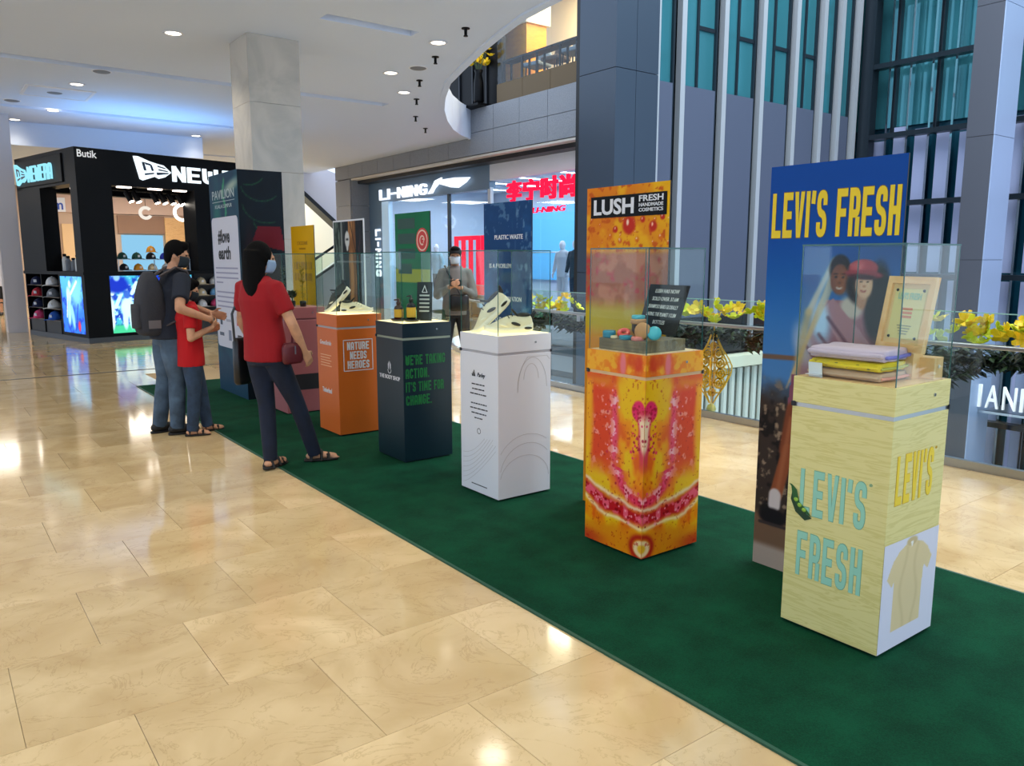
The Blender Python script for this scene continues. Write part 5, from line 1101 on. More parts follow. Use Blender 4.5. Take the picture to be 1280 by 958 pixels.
def body_board(u, v):
    s_ = Ink(u, v, (10, 104, 66)); n = fbm(u*5, v*5, 51); s_.mix(sst(.4, .7, n)*.3, (20, 124, 80)); s_.rect(0, .58, 1.36, 1.46, (196, 178, 40), .8); return s_.c
b = board('green board with a round red seal behind the navy plinth', 5.55, 6.13, 1.93, body_board, .01)
M_DG = mat('deep_green_ink', (6, 62, 48), .5)
for i in range(4): MB().box(-.002, -.001, -.34 + (.06 if i == 3 else 0), -.05, 1.80-.125*i, 1.885-.125*i).build('text_block', M_DG, b)
mb = MB(); mb.limb([(-.001, -.46, 1.70), (-.004, -.46, 1.70)], [.1, .1], n=28, flat=True); mb.build('seal', mat('seal_red', (206, 46, 40), .5), b)
mb = MB(); mb.ribbon([(.08*math.cos(R(15)*k), .08*math.sin(R(15)*k)) for k in range(25)], .012, (-.0045, -.46, 1.70), XN, UPV, (-.0008, 0, 0)); mb.ribbon([(.035*math.cos(R(20)*k), .035*math.sin(R(20)*k)) for k in range(16)], .012, (-.0045, -.46, 1.70), XN, UPV, (-.0008, 0, 0)); mb.ribbon([(0, .01), (.03, .01), (.02, -.02)], .01, (-.0045, -.46, 1.70), XN, UPV, (-.0008, 0, 0)); mb.build('seal_mark', mat('seal_pale', (236, 200, 180), .5), b, fix=False)
case('glass case over toiletry bottles on the navy plinth', YP['body'])
M_AMB = mat('amber_label', (214, 166, 40), .5); M_BB = mat('black_plastic', (18, 18, 20), .3)
for i, (x, y, h, lb) in enumerate(((2.965, 5.43, .15, 'black bottle with amber label, left one in the navy plinth case'), (3.03, 5.35, .18, 'taller black bottle with amber label, right one in the navy plinth case'))):
    t = thing('pump_bottle', lb, 'bottle', (x, y, ZT+.018), 0, 'bottles in the navy plinth case')
    MB().lathe([(.034, 0), (.036, .004), (.036, h*.55), (.030, h*.64), (.014, h*.7), (.014, h*.76)], n=18).build('body', M_BB, t, True); MB().lathe([(.0365, h*.08), (.0368, h*.1), (.0368, h*.48), (.0365, h*.5)], n=18).build('label', M_AMB, t)
    MB().lathe([(.018, h*.74), (.018, h*.86), (.008, h*.88), (.008, h)], n=12).build('collar', M_BB, t, True); MB().limb([(0, 0, h*.99), (-.03, .01, h*.97)], [.007, .005], n=8).build('nozzle', M_BB, t, True)
for i, (x, y, lb) in enumerate(((2.965, 5.43, 'black dish under the left bottle in the navy plinth case'), (3.02, 5.325, 'black dish under the right bottle in the navy plinth case'))):
    t = thing('soap_dish', lb, 'dish', (x, y, ZT), 0, 'dishes in the navy plinth case'); MB().lathe([(.02, 0), (.05, 0), (.062, .012), (.064, .018), (.056, .018), (.05, .008), (.02, .006)], n=22).build('dish', M_BB, t, True); MB().lathe([(.062, .016), (.065, .0185), (.061, .0195)], n=22, ring=True).build('rim', M_BB, t, True)
t = thing('info_card', 'tall black card with a recycling drawing in the navy plinth case', 'card', (3.15, 5.35, ZT), R(42))
MB().obox((0, 0, .15), (.002, 0, 0), (0, .062, 0), (.02, 0, .15)).build('card', mat('card_black', (26, 34, 36), .5), t); MB().box(0, .06, -.03, .03, 0, .004).build('base', M_BB, t)
mb = MB(); mb.ribbon([(-.02, .22), (0, .27), (.02, .22), (-.02, .22)], .006, (-.0225, 0, 0), XN, Vector((.1333, 0, 1)), (-.001, 0, 0)); mb.build('arrow_mark', M_WHITE, t, fix=False)
for i in range(5): mb = MB(); mb.prism([(-.04, 0), (.04, 0), (.04, .012), (-.04, .012)], (.1333*(.19-.03*i) - .0225, 0, .19-.03*i), XN, Vector((.1333, 0, 1)), (-.001, 0, 0)); mb.build('text_line', mat('card_ink', (196, 200, 196), .6), t)
t = thing('carton', 'small pale green carton at the back of the navy plinth case', 'carton', (3.2, 5.47, ZT), R(8)); MB().box(-.03, .03, -.045, .045, 0, .075).build('box', mat('pale_green', (150, 206, 176), .5), t, bevel=.002); MB().box(-.0308, -.03, -.03, .03, .02, .05).build('label', mat('card_ink', (196, 200, 196), .6), t)

# ---- 5: orange plinth with trekking shoes
M_OP = mat('orange_paint', (214, 104, 30), .4)
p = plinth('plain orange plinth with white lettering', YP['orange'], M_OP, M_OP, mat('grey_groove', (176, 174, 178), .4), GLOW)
mb = MB()
for a in ((-.142, .142, .845, .852), (-.142, .142, .573, .58), (-.142, -.135, .573, .852), (.135, .142, .573, .852)): mb.box(a[0]-.02, a[1]-.02, YF-.0015, YF-.0003, a[2], a[3])
mb.build('printed_border', M_WHITE, p)
for i, s_ in enumerate(('NATURE', 'NEEDS', 'HEROES')): block_text('lettering', s_, M_WHITE, p, (-.125 + (0, .025, 0)[i], YF, .76-.083*i), YN, UPV, (.21, .16, .21)[i], .07, gw=.46, gt=.17, gap=.09, split=False)
text('lettering', 'GreenStride', M_WHITE, p, (XF-.0004, .03, .815), XN, UPV, .24, .04, bold=.01, shear=.15); text('lettering', 'Timberland', M_WHITE, p, (XF-.0004, .03, .385), XN, UPV, .2, .045, bold=.03)
for i in range(5): mb = MB(); mb.prism([(-.15, 0), (.08 - .03*(i % 2), 0), (.08 - .03*(i % 2), .007), (-.15, .007)], (XF-.0004, 0, .70-.024*i), XN, UPV, (-.0008, 0, 0)); mb.build('text_line', mat('peach_ink', (240, 190, 150), .5), p)
def timb_board(u, v):
    s_ = Ink(u, v, (16, 22, 28)); n = fbm(u*18, v*3, 61); n2 = fbm(u*40, v*8, 62); s_.rect(0, .17, 0, 2, (22, 40, 34)); s_.mix((u < .17)*sst(.5, .65, n2), (96, 110, 100)); s_.mix((u > .16)*(u < .2)*1.0, (120, 126, 120)); s_.mix((u > .33)*(u < .48)*1.0, (176, 120, 66)); s_.mix((u > .33)*(u < .48)*sst(.45, .62, n), (120, 76, 38)); s_.mix((u > .22)*(u < .32)*sst(.55, .7, n2)*.7, (70, 84, 74)); s_.mix((u > .49)*sst(.6, .75, n2)*.6, (110, 50, 60))
    s_.seg((.36, 1.9), (.5, 1.55), .008, (60, 34, 16)); s_.ell(.30, 1.72, .05, .08, (206, 206, 200), .15); s_.ell(.285, 1.72, .014, .012, (24, 24, 26), .3); s_.ell(.315, 1.72, .014, .012, (24, 24, 26), .3); s_.ell(.30, 1.64, .02, .03, (206, 206, 200), .3); s_.rect(.05, .6, 1.50, 1.515, (150, 150, 146), .6); return s_.c
board('white-framed board of tree trunks behind the orange plinth', 6.73, 7.40, 1.92, timb_board, .008, frame=.015)
case('glass case over hiking shoes on the orange plinth', YP['orange'])
M_TS = mat('white_midsole', (232, 226, 210), .5)
sneaker('dark hiking shoe with white sole tilted toe down', (3.02, 6.61, ZT+.09), (0, R(44), FACE_L + R(-6)), M_SDW, M_TS, M_TBK, M_TBK, s_=1.05); sneaker('cream hiking shoe lying flat behind the tilted dark one', (3.12, 6.50, ZT), (0, 0, FACE_L + R(185)), M_CREAM, M_TS, M_TBK, M_TBK, s_=1.0)

# ---- 6: dusty pink plinth with plants, half hidden
M_DP = mat('dusty_pink', (164, 96, 98), .5)
p = plinth('dusty pink plinth farthest along the row', YP['pink'], M_DP, M_DP, mat('rose_groove', (120, 70, 74), .4), mat('rose_top', (190, 130, 126), .5))
MB().box(XF-.0015, XF-.0004, -.2, .2, .30, .42).build('printed_band', M_INK, p); MB().box(-.2, .2, YF-.0015, YF-.0004, .24, .40).build('printed_band', M_INK, p)
def yel_board(u, v): s_ = Ink(u, v, (226, 170, 6)); s_.mix(sst(.4, .7, fbm(u*4, v*4, 71))*.2, (216, 154, 4)); return s_.c
b = board('plain yellow board with faint brown lettering behind the pink plinth', 7.88, 8.50, 1.90, yel_board, .015)
M_FB = mat('faint_brown', (168, 118, 10), .5)
text('lettering', "L'OCCITANE", M_FB, b, (-.002, -.31, 1.72), XN, UPV, .28, .04, bold=.01); text('lettering', 'EN PROVENCE', M_FB, b, (-.002, -.31, 1.66), XN, UPV, .18, .02)
for i in range(2):
    mb = MB(); x_ = -.07; r2 = random.Random(i+3)
    while x_ > -.54:
        w_ = r2.choice((.014, .02, .03)); mb.box(-.002, -.001, x_-w_, x_, 1.44-.12*i, 1.52-.12*i); x_ -= w_ + r2.choice((.012, .012, .03))
    o = mb.build('text_line', M_FB, b); o['kind'] = 'stuff'
case('glass case over green sprigs on the pink plinth', YP['pink'])
M_SPR = mat('sprig_green', (58, 74, 34), .8); M_SPG = mat('sprig_gold', (150, 128, 30), .8)
for i, (x, y, h, m_, lb) in enumerate(((2.98, 7.88, .40, M_SPR, 'tall dark green sprig in the pink plinth case'), (3.12, 7.72, .42, M_SPG, 'tall golden sprig in the pink plinth case'), (3.03, 7.78, .16, M_SPR, 'short bushy sprig in the pink plinth case'))):
    t = thing('dried_sprig', lb, 'plant', (x, y, ZT), 0, 'sprigs in the pink plinth case'); MB().lathe([(.03, 0), (.034, .05), (.026, .06)], n=12).build('holder', M_BB, t, True)
    MB().limb([(0, 0, .04), (.01, .02, h*.6), (-.01, .03, h)], [.008, .006, .003], n=6).build('stem', m_, t); mb = MB(); rs = random.Random(i)
    for k_ in range(60):
        z = .08 + (h-.1)*rs.random(); a = rs.random()*6.28; d = Vector((math.cos(a), math.sin(a), .5))*(.035 if i != 2 else .06); c = Vector((.005, .02*z/h, z)); w_ = Vector((-d.y, d.x, 0))*.25
        mb.add([c, c+d*.5+w_, c+d, c+d*.5-w_, c+d*.5+Vector((0,0,.006))], [(0,1,4), (1,2,4), (2,3,4), (3,0,4), (0,3,2,1)])
    o = mb.build('foliage', m_, t); o['kind'] = 'stuff'

# ---- tall printed box at the end of the carpet
t = thing('totem_box', 'tall dark green printed box with a white notice panel at the carpet end', 'box', (2.83, 9.70, CT)); WL, WR, HB = 1.02, .49, 2.5
MB().box(0, WR, -WL, 0, 0, HB).build('body', mat('totem_body', (10, 40, 54), .5), t)
def pav_l(u, v):
    n = fbm(u*4, v*4, 81); s_ = Ink(u, v, (14, 58, 84)); s_.mix(sst(.4, .7, n)*.6, (20, 80, 96)); s_.mix(sst(0, .5, .55-v)*sst(.35, .6, n), (60, 96, 128)); s_.mix(1-sst(.0, .35, v), (16, 60, 84))
    for k_ in range(7): s_.seg((.55 + .05*math.sin(k_), 2.0 + .06*k_), (.52 + .05*math.sin(k_+1), 2.06 + .06*k_), .02, (60, 170, 110), .9, .8)
    s_.ell(.8, 2.34, .25, .05, (200, 206, 180), .9, 10, .8); s_.ell(.25, 2.1, .12, .2, (20, 130, 110), .9, 0, .5); return s_.c
print_panel('print', mat_print('printed_board'), t, (-.0005, 0, 0), XN, UPV, WL, HB, pav_l, .02)
def pav_r(u, v):
    s_ = Ink(u, v, (4, 20, 32)); n = fbm(u*6, v*6, 85); s_.mix(sst(.4, .7, n)*.5, (2, 12, 22))
    for (cu, cv, r_, a0, a1) in ((.25, 2.35, .22, 190, 320), (.3, 2.15, .26, 185, 290), (.35, 1.98, .2, 190, 280), (.1, 2.5, .2, 260, 330)):
        P_ = [(cu + r_*math.cos(R(a0 + (a1-a0)*k_/8)), cv + r_*math.sin(R(a0 + (a1-a0)*k_/8))*.8) for k_ in range(9)]
        for A_, B_ in zip(P_, P_[1:]): s_.seg(A_, B_, .007, (30, 96, 56), .8, .5)
    s_.poly([(.15, 1.66), (.13, 1.74), (.2, 1.91), (.45, 1.90), (.49, 1.70), (.49, 1.64), (.3, 1.68)], (104, 18, 34), .95); s_.mix((1-sst(.4, 1.2, v))*.0, (90, 30, 40)); s_.ell(.1, 1.6, .05, .3, (60, 20, 30), .8, k=.5); return s_.c
print_panel('print', mat_print('printed_board'), t, (0, -WL-.0005, 0), YN, UPV, WR, HB, pav_r, .012)
def rrect(x0, x1, y0, y1, r): return [(cx + r*math.cos(R(a)), cy + r*math.sin(R(a))) for cx, cy, a0 in ((x1-r, y1-r, 0), (x0+r, y1-r, 90), (x0+r, y0+r, 180), (x1-r, y0+r, 270)) for a in (a0, a0+30, a0+60, a0+90)]
mb = MB(); mb.prism(rrect(.03, .97, .53, 2.02, .06), (-.0012, 0, 0), XN, UPV, (-.002, 0, 0)); mb.build('notice_panel', mat('notice_white', (206, 206, 218), .45), t)
text('lettering', '#love', M_INK, t, (-.0035, -.46, 1.80), XN, UPV, .42, .17, bold=.03, shear=.1); text('lettering', 'earth', M_INK, t, (-.0035, -.46, 1.62), XN, UPV, .44, .15, bold=.03, shear=.1)
text('lettering', 'PAVILION', mat('silver_ink', (176, 190, 190), .4), t, (-.0015, -.5, 2.27), XN, UPV, .78, .1); text('lettering', 'KUALA LUMPUR', mat('silver_ink', (176, 190, 190), .4), t, (-.0015, -.5, 2.14), XN, UPV, .6, .04)
mb = MB(); mb.box(-.002, -.001, -.9, -.1, 2.19, 2.196); mb.build('printed_rule', mat('silver_ink', (176, 190, 190), .4), t)
M_GTX = mat('grey_text', (150, 150, 176), .6)
for i in range(9):
    if i == 4: continue
    MB().box(-.0042, -.0034, -.9 + (.55 if i == 3 else 0) , -.1, 1.44-i*.055, 1.458-i*.055).build('text_line', M_GTX, t)
for i, (y, z, w, h, c) in enumerate(((.2, .84, .08, .1, (40, 60, 80)), (.5, .85, .22, .03, (160, 160, 176)), (.84, .86, .16, .1, (196, 50, 80)), (.2, .68, .16, .04, (80, 90, 110)), (.5, .68, .1, .12, (120, 128, 150)), (.84, .68, .14, .05, (40, 40, 50)))):
    MB().box(-.0042, -.0034, -y-w/2, -y+w/2, z-h/2, z+h/2).build('sponsor_mark', mat('sponsor_%d' % i, c, .5), t)

# ================================================================== glass balustrade along the void
bal = thing('glass_balustrade', 'glass balustrade with steel handrail along the edge of the void', 'balustrade', (6.15, 3.0, 0))
def bal_pt(y, off=0.0): return (edge_x(y) + off - 6.15, y - 3.0)
stops = [-3.0, -1.6, -.3, 1.0, 2.3, 3.6, 4.95, 6.3, 7.5, 8.4, 9.3, 10.4, 11.6, 12.8, 14.0, 15.2, 16.2, 17.0]
for a, b in zip(stops, stops[1:]):
    (x0, y0), (x1, y1) = bal_pt(a+.012), bal_pt(b-.012); d = Vector((x1-x0, y1-y0, 0)); n = Vector((d.y, -d.x, 0)).normalized()*.006
    c = Vector((x0+x1, y0+y1, 0))/2; MB().obox(c + Vector((.03, 0, .575)), d/2, n, (0, 0, .59)).build('glass_pane', M_GLASSB, bal)
    MB().obox(c + Vector((.03, 0, 1.168)), d/2, n*1.05, (0, 0, .0035)).build('pane_edge', mat('pale_glass_edge', (150, 200, 190), .2), bal)
    MB().obox(c + Vector((.03, 0, .03)), d/2 + d.normalized()*.012, n*4, (0, 0, .035)).build('base_channel', M_STEEL, bal)
    br = c + Vector((-.02, 0, .90)); MB().box(br.x-.02, br.x+.04, br.y-.03, br.y+.03, .84, .925).build('bracket', M_STEEL, bal)
pts = [bal_pt(y, -.07) + (.935,) for y in [-3.0, 2.0, 7.0] + [7.5 + .5*i for i in range(20)]]
for (p0, p1) in [(pts, None)]:
    mb = MB(); rings = []
    for i, q in enumerate(pts):
        q = Vector(q); a = Vector(pts[max(0, i-1)]); b = Vector(pts[min(len(pts)-1, i+1)]); d = (b-a).normalized(); n = Vector((d.y, -d.x, 0)); rings.append([q - n*.04 - UPV*.014, q + n*.04 - UPV*.014, q + n*.04 + UPV*.014, q - n*.04 + UPV*.014])
    mb.loft(rings).build('handrail', M_STEEL, bal, bevel=.005)
# garland hung on the outside
gl = thing('garland', 'dark leafy garland with yellow blossom hung outside the glass balustrade', 'garland', (6.4, 3.0, .8))
M_LEAF = mat('garland_leaf', (14, 26, 16), .6); M_LEAF2 = mat('garland_leaf_mid', (44, 70, 34), .6); rs = random.Random(11); mbs = (MB(), MB())  # two leaf greens, deep and mid, scattered at random
def leafat(mb, c, d, n, L, w):
    s_ = d.cross(n).normalized(); mb.add([c, c+d*L*.45+s_*w, c+d*L, c+d*L*.45-s_*w, c+d*L*.45+n*L*.08], [(0,1,4), (1,2,4), (2,3,4), (3,0,4), (0,3,2,1)])
y = -2.0
while y < 9.2:
    for k_ in range(26 if y < 3.4 else 18):
        drop = .24 + .10*math.sin(y*2.3) + .05*math.sin(y*7.1); z = .11 - drop*rs.random()**.8; x = edge_x(y+0.0) - 6.4 + .12 + .20*rs.random()
        a = rs.random()*6.28; d = Vector((.6*math.cos(a), math.sin(a), -.6*rs.random()-.1)).normalized(); n = Vector((rs.random()-.5, rs.random()-.5, 1)).normalized()
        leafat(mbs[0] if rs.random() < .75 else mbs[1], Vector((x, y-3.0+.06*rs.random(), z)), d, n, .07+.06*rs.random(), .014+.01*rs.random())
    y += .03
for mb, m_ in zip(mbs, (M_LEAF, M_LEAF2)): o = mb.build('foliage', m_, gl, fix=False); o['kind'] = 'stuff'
mb = MB(); mb.limb([(-.06, yy-3.0, -.02+.02*math.sin(yy*3)) for yy in [-2+.4*i for i in range(28)]], [.03]*28, n=8, flat=True); mb.build('stem_rope', M_LEAF, gl)
BL = [flower_mesh(.075, s_).mesh('blossom') for s_ in range(10, 14)]
for i, m_ in enumerate(BL): m_.materials.append(M_YEL if i % 2 == 0 else M_YEL2)
spots = []
for yy, n_ in ((2.0, 10), (2.3, 12), (2.55, 12), (2.75, 5), (2.95, 7), (3.3, 5), (3.6, 6), (4.55, 7), (4.75, 6), (4.95, 5), (5.2, 6), (5.5, 5), (5.75, 5), (6.2, 4), (6.6, 4), (7.25, 7), (7.5, 6), (7.75, 6), (8.2, 6), (8.9, 7), (9.15, 6)):
    for k_ in range(n_): spots.append((yy + rs.uniform(-.13, .13), .16 + rs.uniform(-.02, .15), rs.uniform(-.06, .08)))
for i, (yy, z, dx) in enumerate(spots):
    o = put('blossom', BL[i % 4], None, gl); o.location = (edge_x(yy) - 6.4 + .13 + dx, yy-3.0, z+.0); o.rotation_euler = (rs.uniform(-.9, .9), rs.uniform(-1.3, .2), rs.random()*6.28); q = rs.uniform(.7, 1.15); o.scale = (q,)*3
# gold filigree pendant hanging on the glass
t = thing('gold_ornament', 'gold filigree lantern pendant hanging by the glass balustrade', 'ornament', (6.26, 5.03, 0)); M_GOLD = mat('gold_ornament', (236, 178, 16), .4, .3)
def halfw(z): # outline of the lantern
    for (z0, w0), (z1, w1) in zip(((.13, .02), (.2, .06), (.3, .13), (.42, .19), (.5, .2), (.58, .16), (.68, .09), (.76, .05)), ((.2, .06), (.3, .13), (.42, .19), (.5, .2), (.58, .16), (.68, .09), (.76, .05), (.82, .03))):
        if z0 <= z <= z1: return w0 + (w1-w0)*(z-z0)/(z1-z0)
    return .02
zz = [.13 + .69*i/24 for i in range(25)]
for ang in (0, 60, 120):
    u_ = Vector((math.cos(R(ang+90)), math.sin(R(ang+90)), 0)); nrm = u_.cross(UPV)
    mb = MB(); mb.ribbon([(halfw(z), z) for z in zz], .012, nrm*-.003, u_, UPV, nrm*.006); mb.ribbon([(-halfw(z), z) for z in zz], .012, nrm*-.003, u_, UPV, nrm*.006)
    for z in (.24, .34, .44, .54, .63, .71):
        w = halfw(z)
        for q in ((-.5, .5) if w > .1 else (0,)):
            r_ = min(.05, w*.42); mb.ribbon([(q*w + r_*math.cos(R(30)*k_), z + r_*math.sin(R(30)*k_)) for k_ in range(13)], .014, nrm*-.003, u_, UPV, nrm*.006); mb.ribbon([(q*w + r_*.45*math.cos(R(45)*k_), z + r_*.45*math.sin(R(45)*k_)) for k_ in range(9)], .012, nrm*-.003, u_, UPV, nrm*.006)
        mb.ribbon([(-w, z), (w, z)], .008, nrm*-.003, u_, UPV, nrm*.006)
    mb.build('filigree_panel', M_GOLD, t, fix=False)
MB().tube([(0, 0, .82), (0, 0, .92)], .004, 6).build('cord', M_GOLD, t); MB().lathe([(.01, .13), (.035, .11), (.05, .07), (.03, .04), (.045, .02), (.02, .003)], n=14).build('tassel_cap', mat('pale_gold', (206, 190, 96), .4), t, True)

# sign of a lower floor shop
t = thing('shop_sign', 'white serif sign letters on the lower floor beyond the garland', 'sign', (18.4, 7.2, -1.4))
for i, ch in enumerate('ARMANI/V'):
    pass
for i, (ch, dy) in enumerate((('I', .27), ('A', .02), ('N', -.32), ('I', -.56), ('/', -.8), ('V', -1.1), ('A', -1.5))):
    text('letter', ch, mat('sign_white', (232, 230, 232), .4, emit=(232, 230, 232), es=.35), t, (0, dy, .02), XN, UPV, .06 if ch == 'I' else .26, .5, bold=.0, depth=.06)
MB().box(.0, .06, -1.9, .4, -.36, -.3).build('support_rail', M_STEEL, t)
MB().box(18.35, 20.2, 1.0, 7.4, -1.75, -1.7).build('sign_ledge', M_STEEL, fe); 

# ================================================================== people
def ring_e(c, rx, ry, n=18, yaw=0.0, p=1.0):
    c = Vector(c); out = []
    for j in range(n):
        a = 2*math.pi*j/n; x = rx*math.copysign(abs(math.cos(a))**p, math.cos(a)); y = ry*math.copysign(abs(math.sin(a))**p, math.sin(a)); out.append(c + Vector((x*math.cos(yaw)-y*math.sin(yaw), x*math.sin(yaw)+y*math.cos(yaw), 0)))
    return out
def hand(mb, w, d, nrm, side, curl=.5, k=1.0):
    """palm, four unequal bent fingers and a thumb; w wrist, d along the hand, nrm palm normal, side toward the thumb"""
    w, d, nrm = Vector(w), Vector(d).normalized(), Vector(nrm).normalized(); s_ = Vector(side) - d*Vector(side).dot(d); s_.normalize(); nrm = (nrm - d*nrm.dot(d) - s_*nrm.dot(s_)).normalized()
    rr = []
    for t_, hw, ht in ((-.02, .026, .022), (.02, .034, .017), (.06, .042, .015), (.09, .040, .013)):
        c = w + d*t_*k; rr.append([c + s_*hw*k*math.cos(2*math.pi*j/12) + nrm*ht*k*math.sin(2*math.pi*j/12) for j in range(12)])
    mb.loft(rr)
    for off, L in ((.031, .070), (.010, .080), (-.011, .074), (-.031, .058)):
        p = w + d*.082*k + s_*off*k; dd = d.copy(); pts = [p]
        for i, f in enumerate((.45, .32, .26)):
            a = curl*(.5 + .35*i); dd = (dd*math.cos(a) + nrm*math.sin(a)).normalized(); p = p + dd*L*f*k; pts.append(p)
        mb.limb(pts, [.0098*k, .0092*k, .0086*k, .0075*k], n=8)
    p = w + d*.03*k + s_*.034*k; q = p + (d*.6 + s_*.7 + nrm*.3).normalized()*.036*k; mb.limb([p, q, q + (d*.85 + s_*.2 + nrm*.35).normalized()*.032*k], [.012*k, .0105*k, .0085*k], n=8)
SKIN = mat('skin', (196, 142, 108), .55, noise=.05, nscale=20); SKIN2 = mat('skin_warm', (206, 152, 116), .55, noise=.05, nscale=20); HAIR = mat('black_hair', (6, 5, 5), .8, 0, .12, bump=.3, bscale=120); JEAN = mat('blue_denim', (44, 62, 84), .85, noise=.22, nscale=9, bump=.2, bscale=200); JEAN2 = mat('faded_denim', (66, 84, 102), .85, noise=.28, nscale=8, bump=.2, bscale=200); NAVYJ = mat('navy_denim', (16, 26, 46), .85, noise=.2, nscale=9, bump=.2, bscale=200)
def lerp(a, b, t_): return Vector(a)*(1-t_) + Vector(b)*t_
def person(label, loc, rz, S, P, skin, shirt, pants, hair, mask, shoe, long_hair=False, sleeve=.62, sandals=False, cap_m=None, bulk=1.0, mannequin=False, voxel=.0075, strap_mask=True):
    t = thing('person' if not mannequin else 'mannequin', label, 'person' if not mannequin else 'mannequin', loc, rz); t.scale = (S, S, S)
    g = lambda k, d: Vector(P.get(k, d))
    hip = g('hip', (0, 0, .90)); lean = g('lean', (0, 0, 0)); sc_ = hip + Vector((0, 0, .50)) + lean; hd_yaw = R(P.get('head', 0)); nod = R(P.get('nod', 0))
    sh = {s_: sc_ + Vector((s_*.166*bulk, 0, -.018)) for s_ in (-1, 1)}; nb = sc_ + Vector((0, -.005, .05)); hc = sc_ + Vector((0, .025, .195)); rot = Matrix.Rotation(hd_yaw, 3, 'Z') @ Matrix.Rotation(nod, 3, 'X')
    el = {-1: g('elbowL', (-.25, -.02, 1.13)), 1: g('elbowR', (.25, -.02, 1.13))}; wr = {-1: g('handL', (-.26, .06, .90)), 1: g('handR', (.26, .06, .90))}
    ft = {-1: g('footL', (-.09, 0, 0)), 1: g('footR', (.09, 0, 0))}; fy = {-1: R(P.get('toeL', 8)), 1: R(P.get('toeR', -8))}
    hj = {s_: hip + Vector((s_*.085, 0, -.03)) for s_ in (-1, 1)}; kn = {}; an = {}
    for s_ in (-1, 1):
        an[s_] = ft[s_] + Vector((0, -.02, .085)); kn[s_] = lerp(hj[s_], an[s_], .47) + Vector((0, .025, 0)) + g('kneeL' if s_ < 0 else 'kneeR', (0, 0, 0))
    # one continuous body
    mb = MB(); mb.ell(hc, (.073, .092, .113), rot, 20, 14); mb.ell(hc + rot @ Vector((0, .022, -.062)), (.054, .062, .052), rot, 14, 8); mb.ell(hc + rot @ Vector((0, .095, -.018)), (.013, .018, .026), rot, 10, 6)
    mb.ell(hc + rot @ Vector((0, .088, .018)), (.046, .014, .010), rot, 10, 6); mb.ell(hc + rot @ Vector((0, .086, -.062)), (.024, .010, .009), rot, 10, 6)
    for s_ in (-1, 1): mb.ell(hc + rot @ Vector((s_*.075, -.008, -.012)), (.009, .016, .025), rot, 10, 6)
    mb.limb([nb + Vector((0, -.01, -.04)), hc + Vector((0, -.02, -.06))], [.056*bulk, .052], n=14)
    mb.loft([ring_e(hip + Vector((0, 0, -.07)), .15*bulk, .105), ring_e(hip + Vector((0, 0, .05)), .155*bulk, .11), ring_e(lerp(hip, sc_, .4), .135*bulk, .10), ring_e(lerp(hip, sc_, .75), .165*bulk, .115), ring_e(sc_, .125*bulk, .075), ring_e(nb, .056, .056)])
    for s_ in (-1, 1):
        mb.limb([sh[s_] + Vector((-s_*.012, 0, -.012)), lerp(sh[s_], el[s_], .5), el[s_]], [.044*bulk, .044*bulk, .039], n=12); mb.limb([el[s_], lerp(el[s_], wr[s_], .35), wr[s_]], [.039, .039, .026], n=12)
        nm = 'L' if s_ < 0 else 'R'; d = wr[s_] - el[s_]; hd = Vector(P.get('dir'+nm, tuple(d))); hand(mb, wr[s_], hd, P.get('palm'+nm, (-s_, 0, 0)), P.get('thumb'+nm, (0, 1, .3)), P.get('curl'+nm, .45))
        mb.limb([hj[s_], kn[s_], lerp(kn[s_], an[s_], .35), an[s_]], [.078*bulk, .054, .052, .036], n=12)
        f = Vector((-math.sin(fy[s_]), math.cos(fy[s_]), 0)); b0 = ft[s_]; mb.limb([b0 - f*.055 + UPV*.042, b0 + f*.05 + UPV*.045, b0 + f*.13 + UPV*.032], [.034, .036, .03], n=12, sq=.8); mb.limb([an[s_], b0 + UPV*.05], [.038, .036], n=10)
        if sandals:
            sd = Vector((f.y, -f.x, 0))
            for i, o_ in enumerate((-.028, -.012, .003, .016, .028)): c = b0 + f*(.155 - .012*i) + sd*o_*s_*-1 + UPV*.024; mb.limb([c - f*.03, c + f*.012], [.0105, .0095], n=6)
    body = organic(mb.build('body', skin, t, fix=False), voxel, 3)
    # shirt
    mb = MB(); hz = P.get('hem', .83)
    hc0 = Vector((hip.x, hip.y, hz)); mb.loft([ring_e(hc0, .178*bulk, .135*bulk), ring_e(hip + Vector((0, 0, .08)), .172*bulk, .13*bulk), ring_e(lerp(hip, sc_, .45), .16*bulk, .122*bulk), ring_e(lerp(hip, sc_, .78), .184*bulk, .132*bulk), ring_e(sc_ + Vector((0, 0, .010)), .160*bulk, .104), ring_e(sc_ + Vector((0, 0, .042)), .105*bulk, .09), ring_e(nb + Vector((0, 0, .022)), .078, .076)])
    for s_ in (-1, 1):
        e_ = lerp(sh[s_], el[s_], sleeve) if sleeve <= 1 else el[s_]; mb.limb([sh[s_] + Vector((-s_*.05, 0, .005)), sh[s_] + Vector((s_*.005, 0, -.005)), lerp(sh[s_], e_, .5), e_], [.066, .068*bulk, .066*bulk, .064*bulk], n=14, flat=True)
        if sleeve > 1: mb.limb([el[s_], lerp(el[s_], wr[s_], .92)], [.056, .042], n=12, flat=True); mb.ell(el[s_], (.058,)*3)
    organic(mb.build('shirt', shirt, t, fix=False), .011, 5)
    # trousers
    mb = MB(); mb.loft([ring_e(hip + Vector((0, 0, -.10)), .155*bulk, .115), ring_e(hip + Vector((0, -.008, -.03)), .165*bulk, .125), ring_e(hip + Vector((0, 0, .07)), .155*bulk, .115)])
    lw = P.get('leg', 1.0)
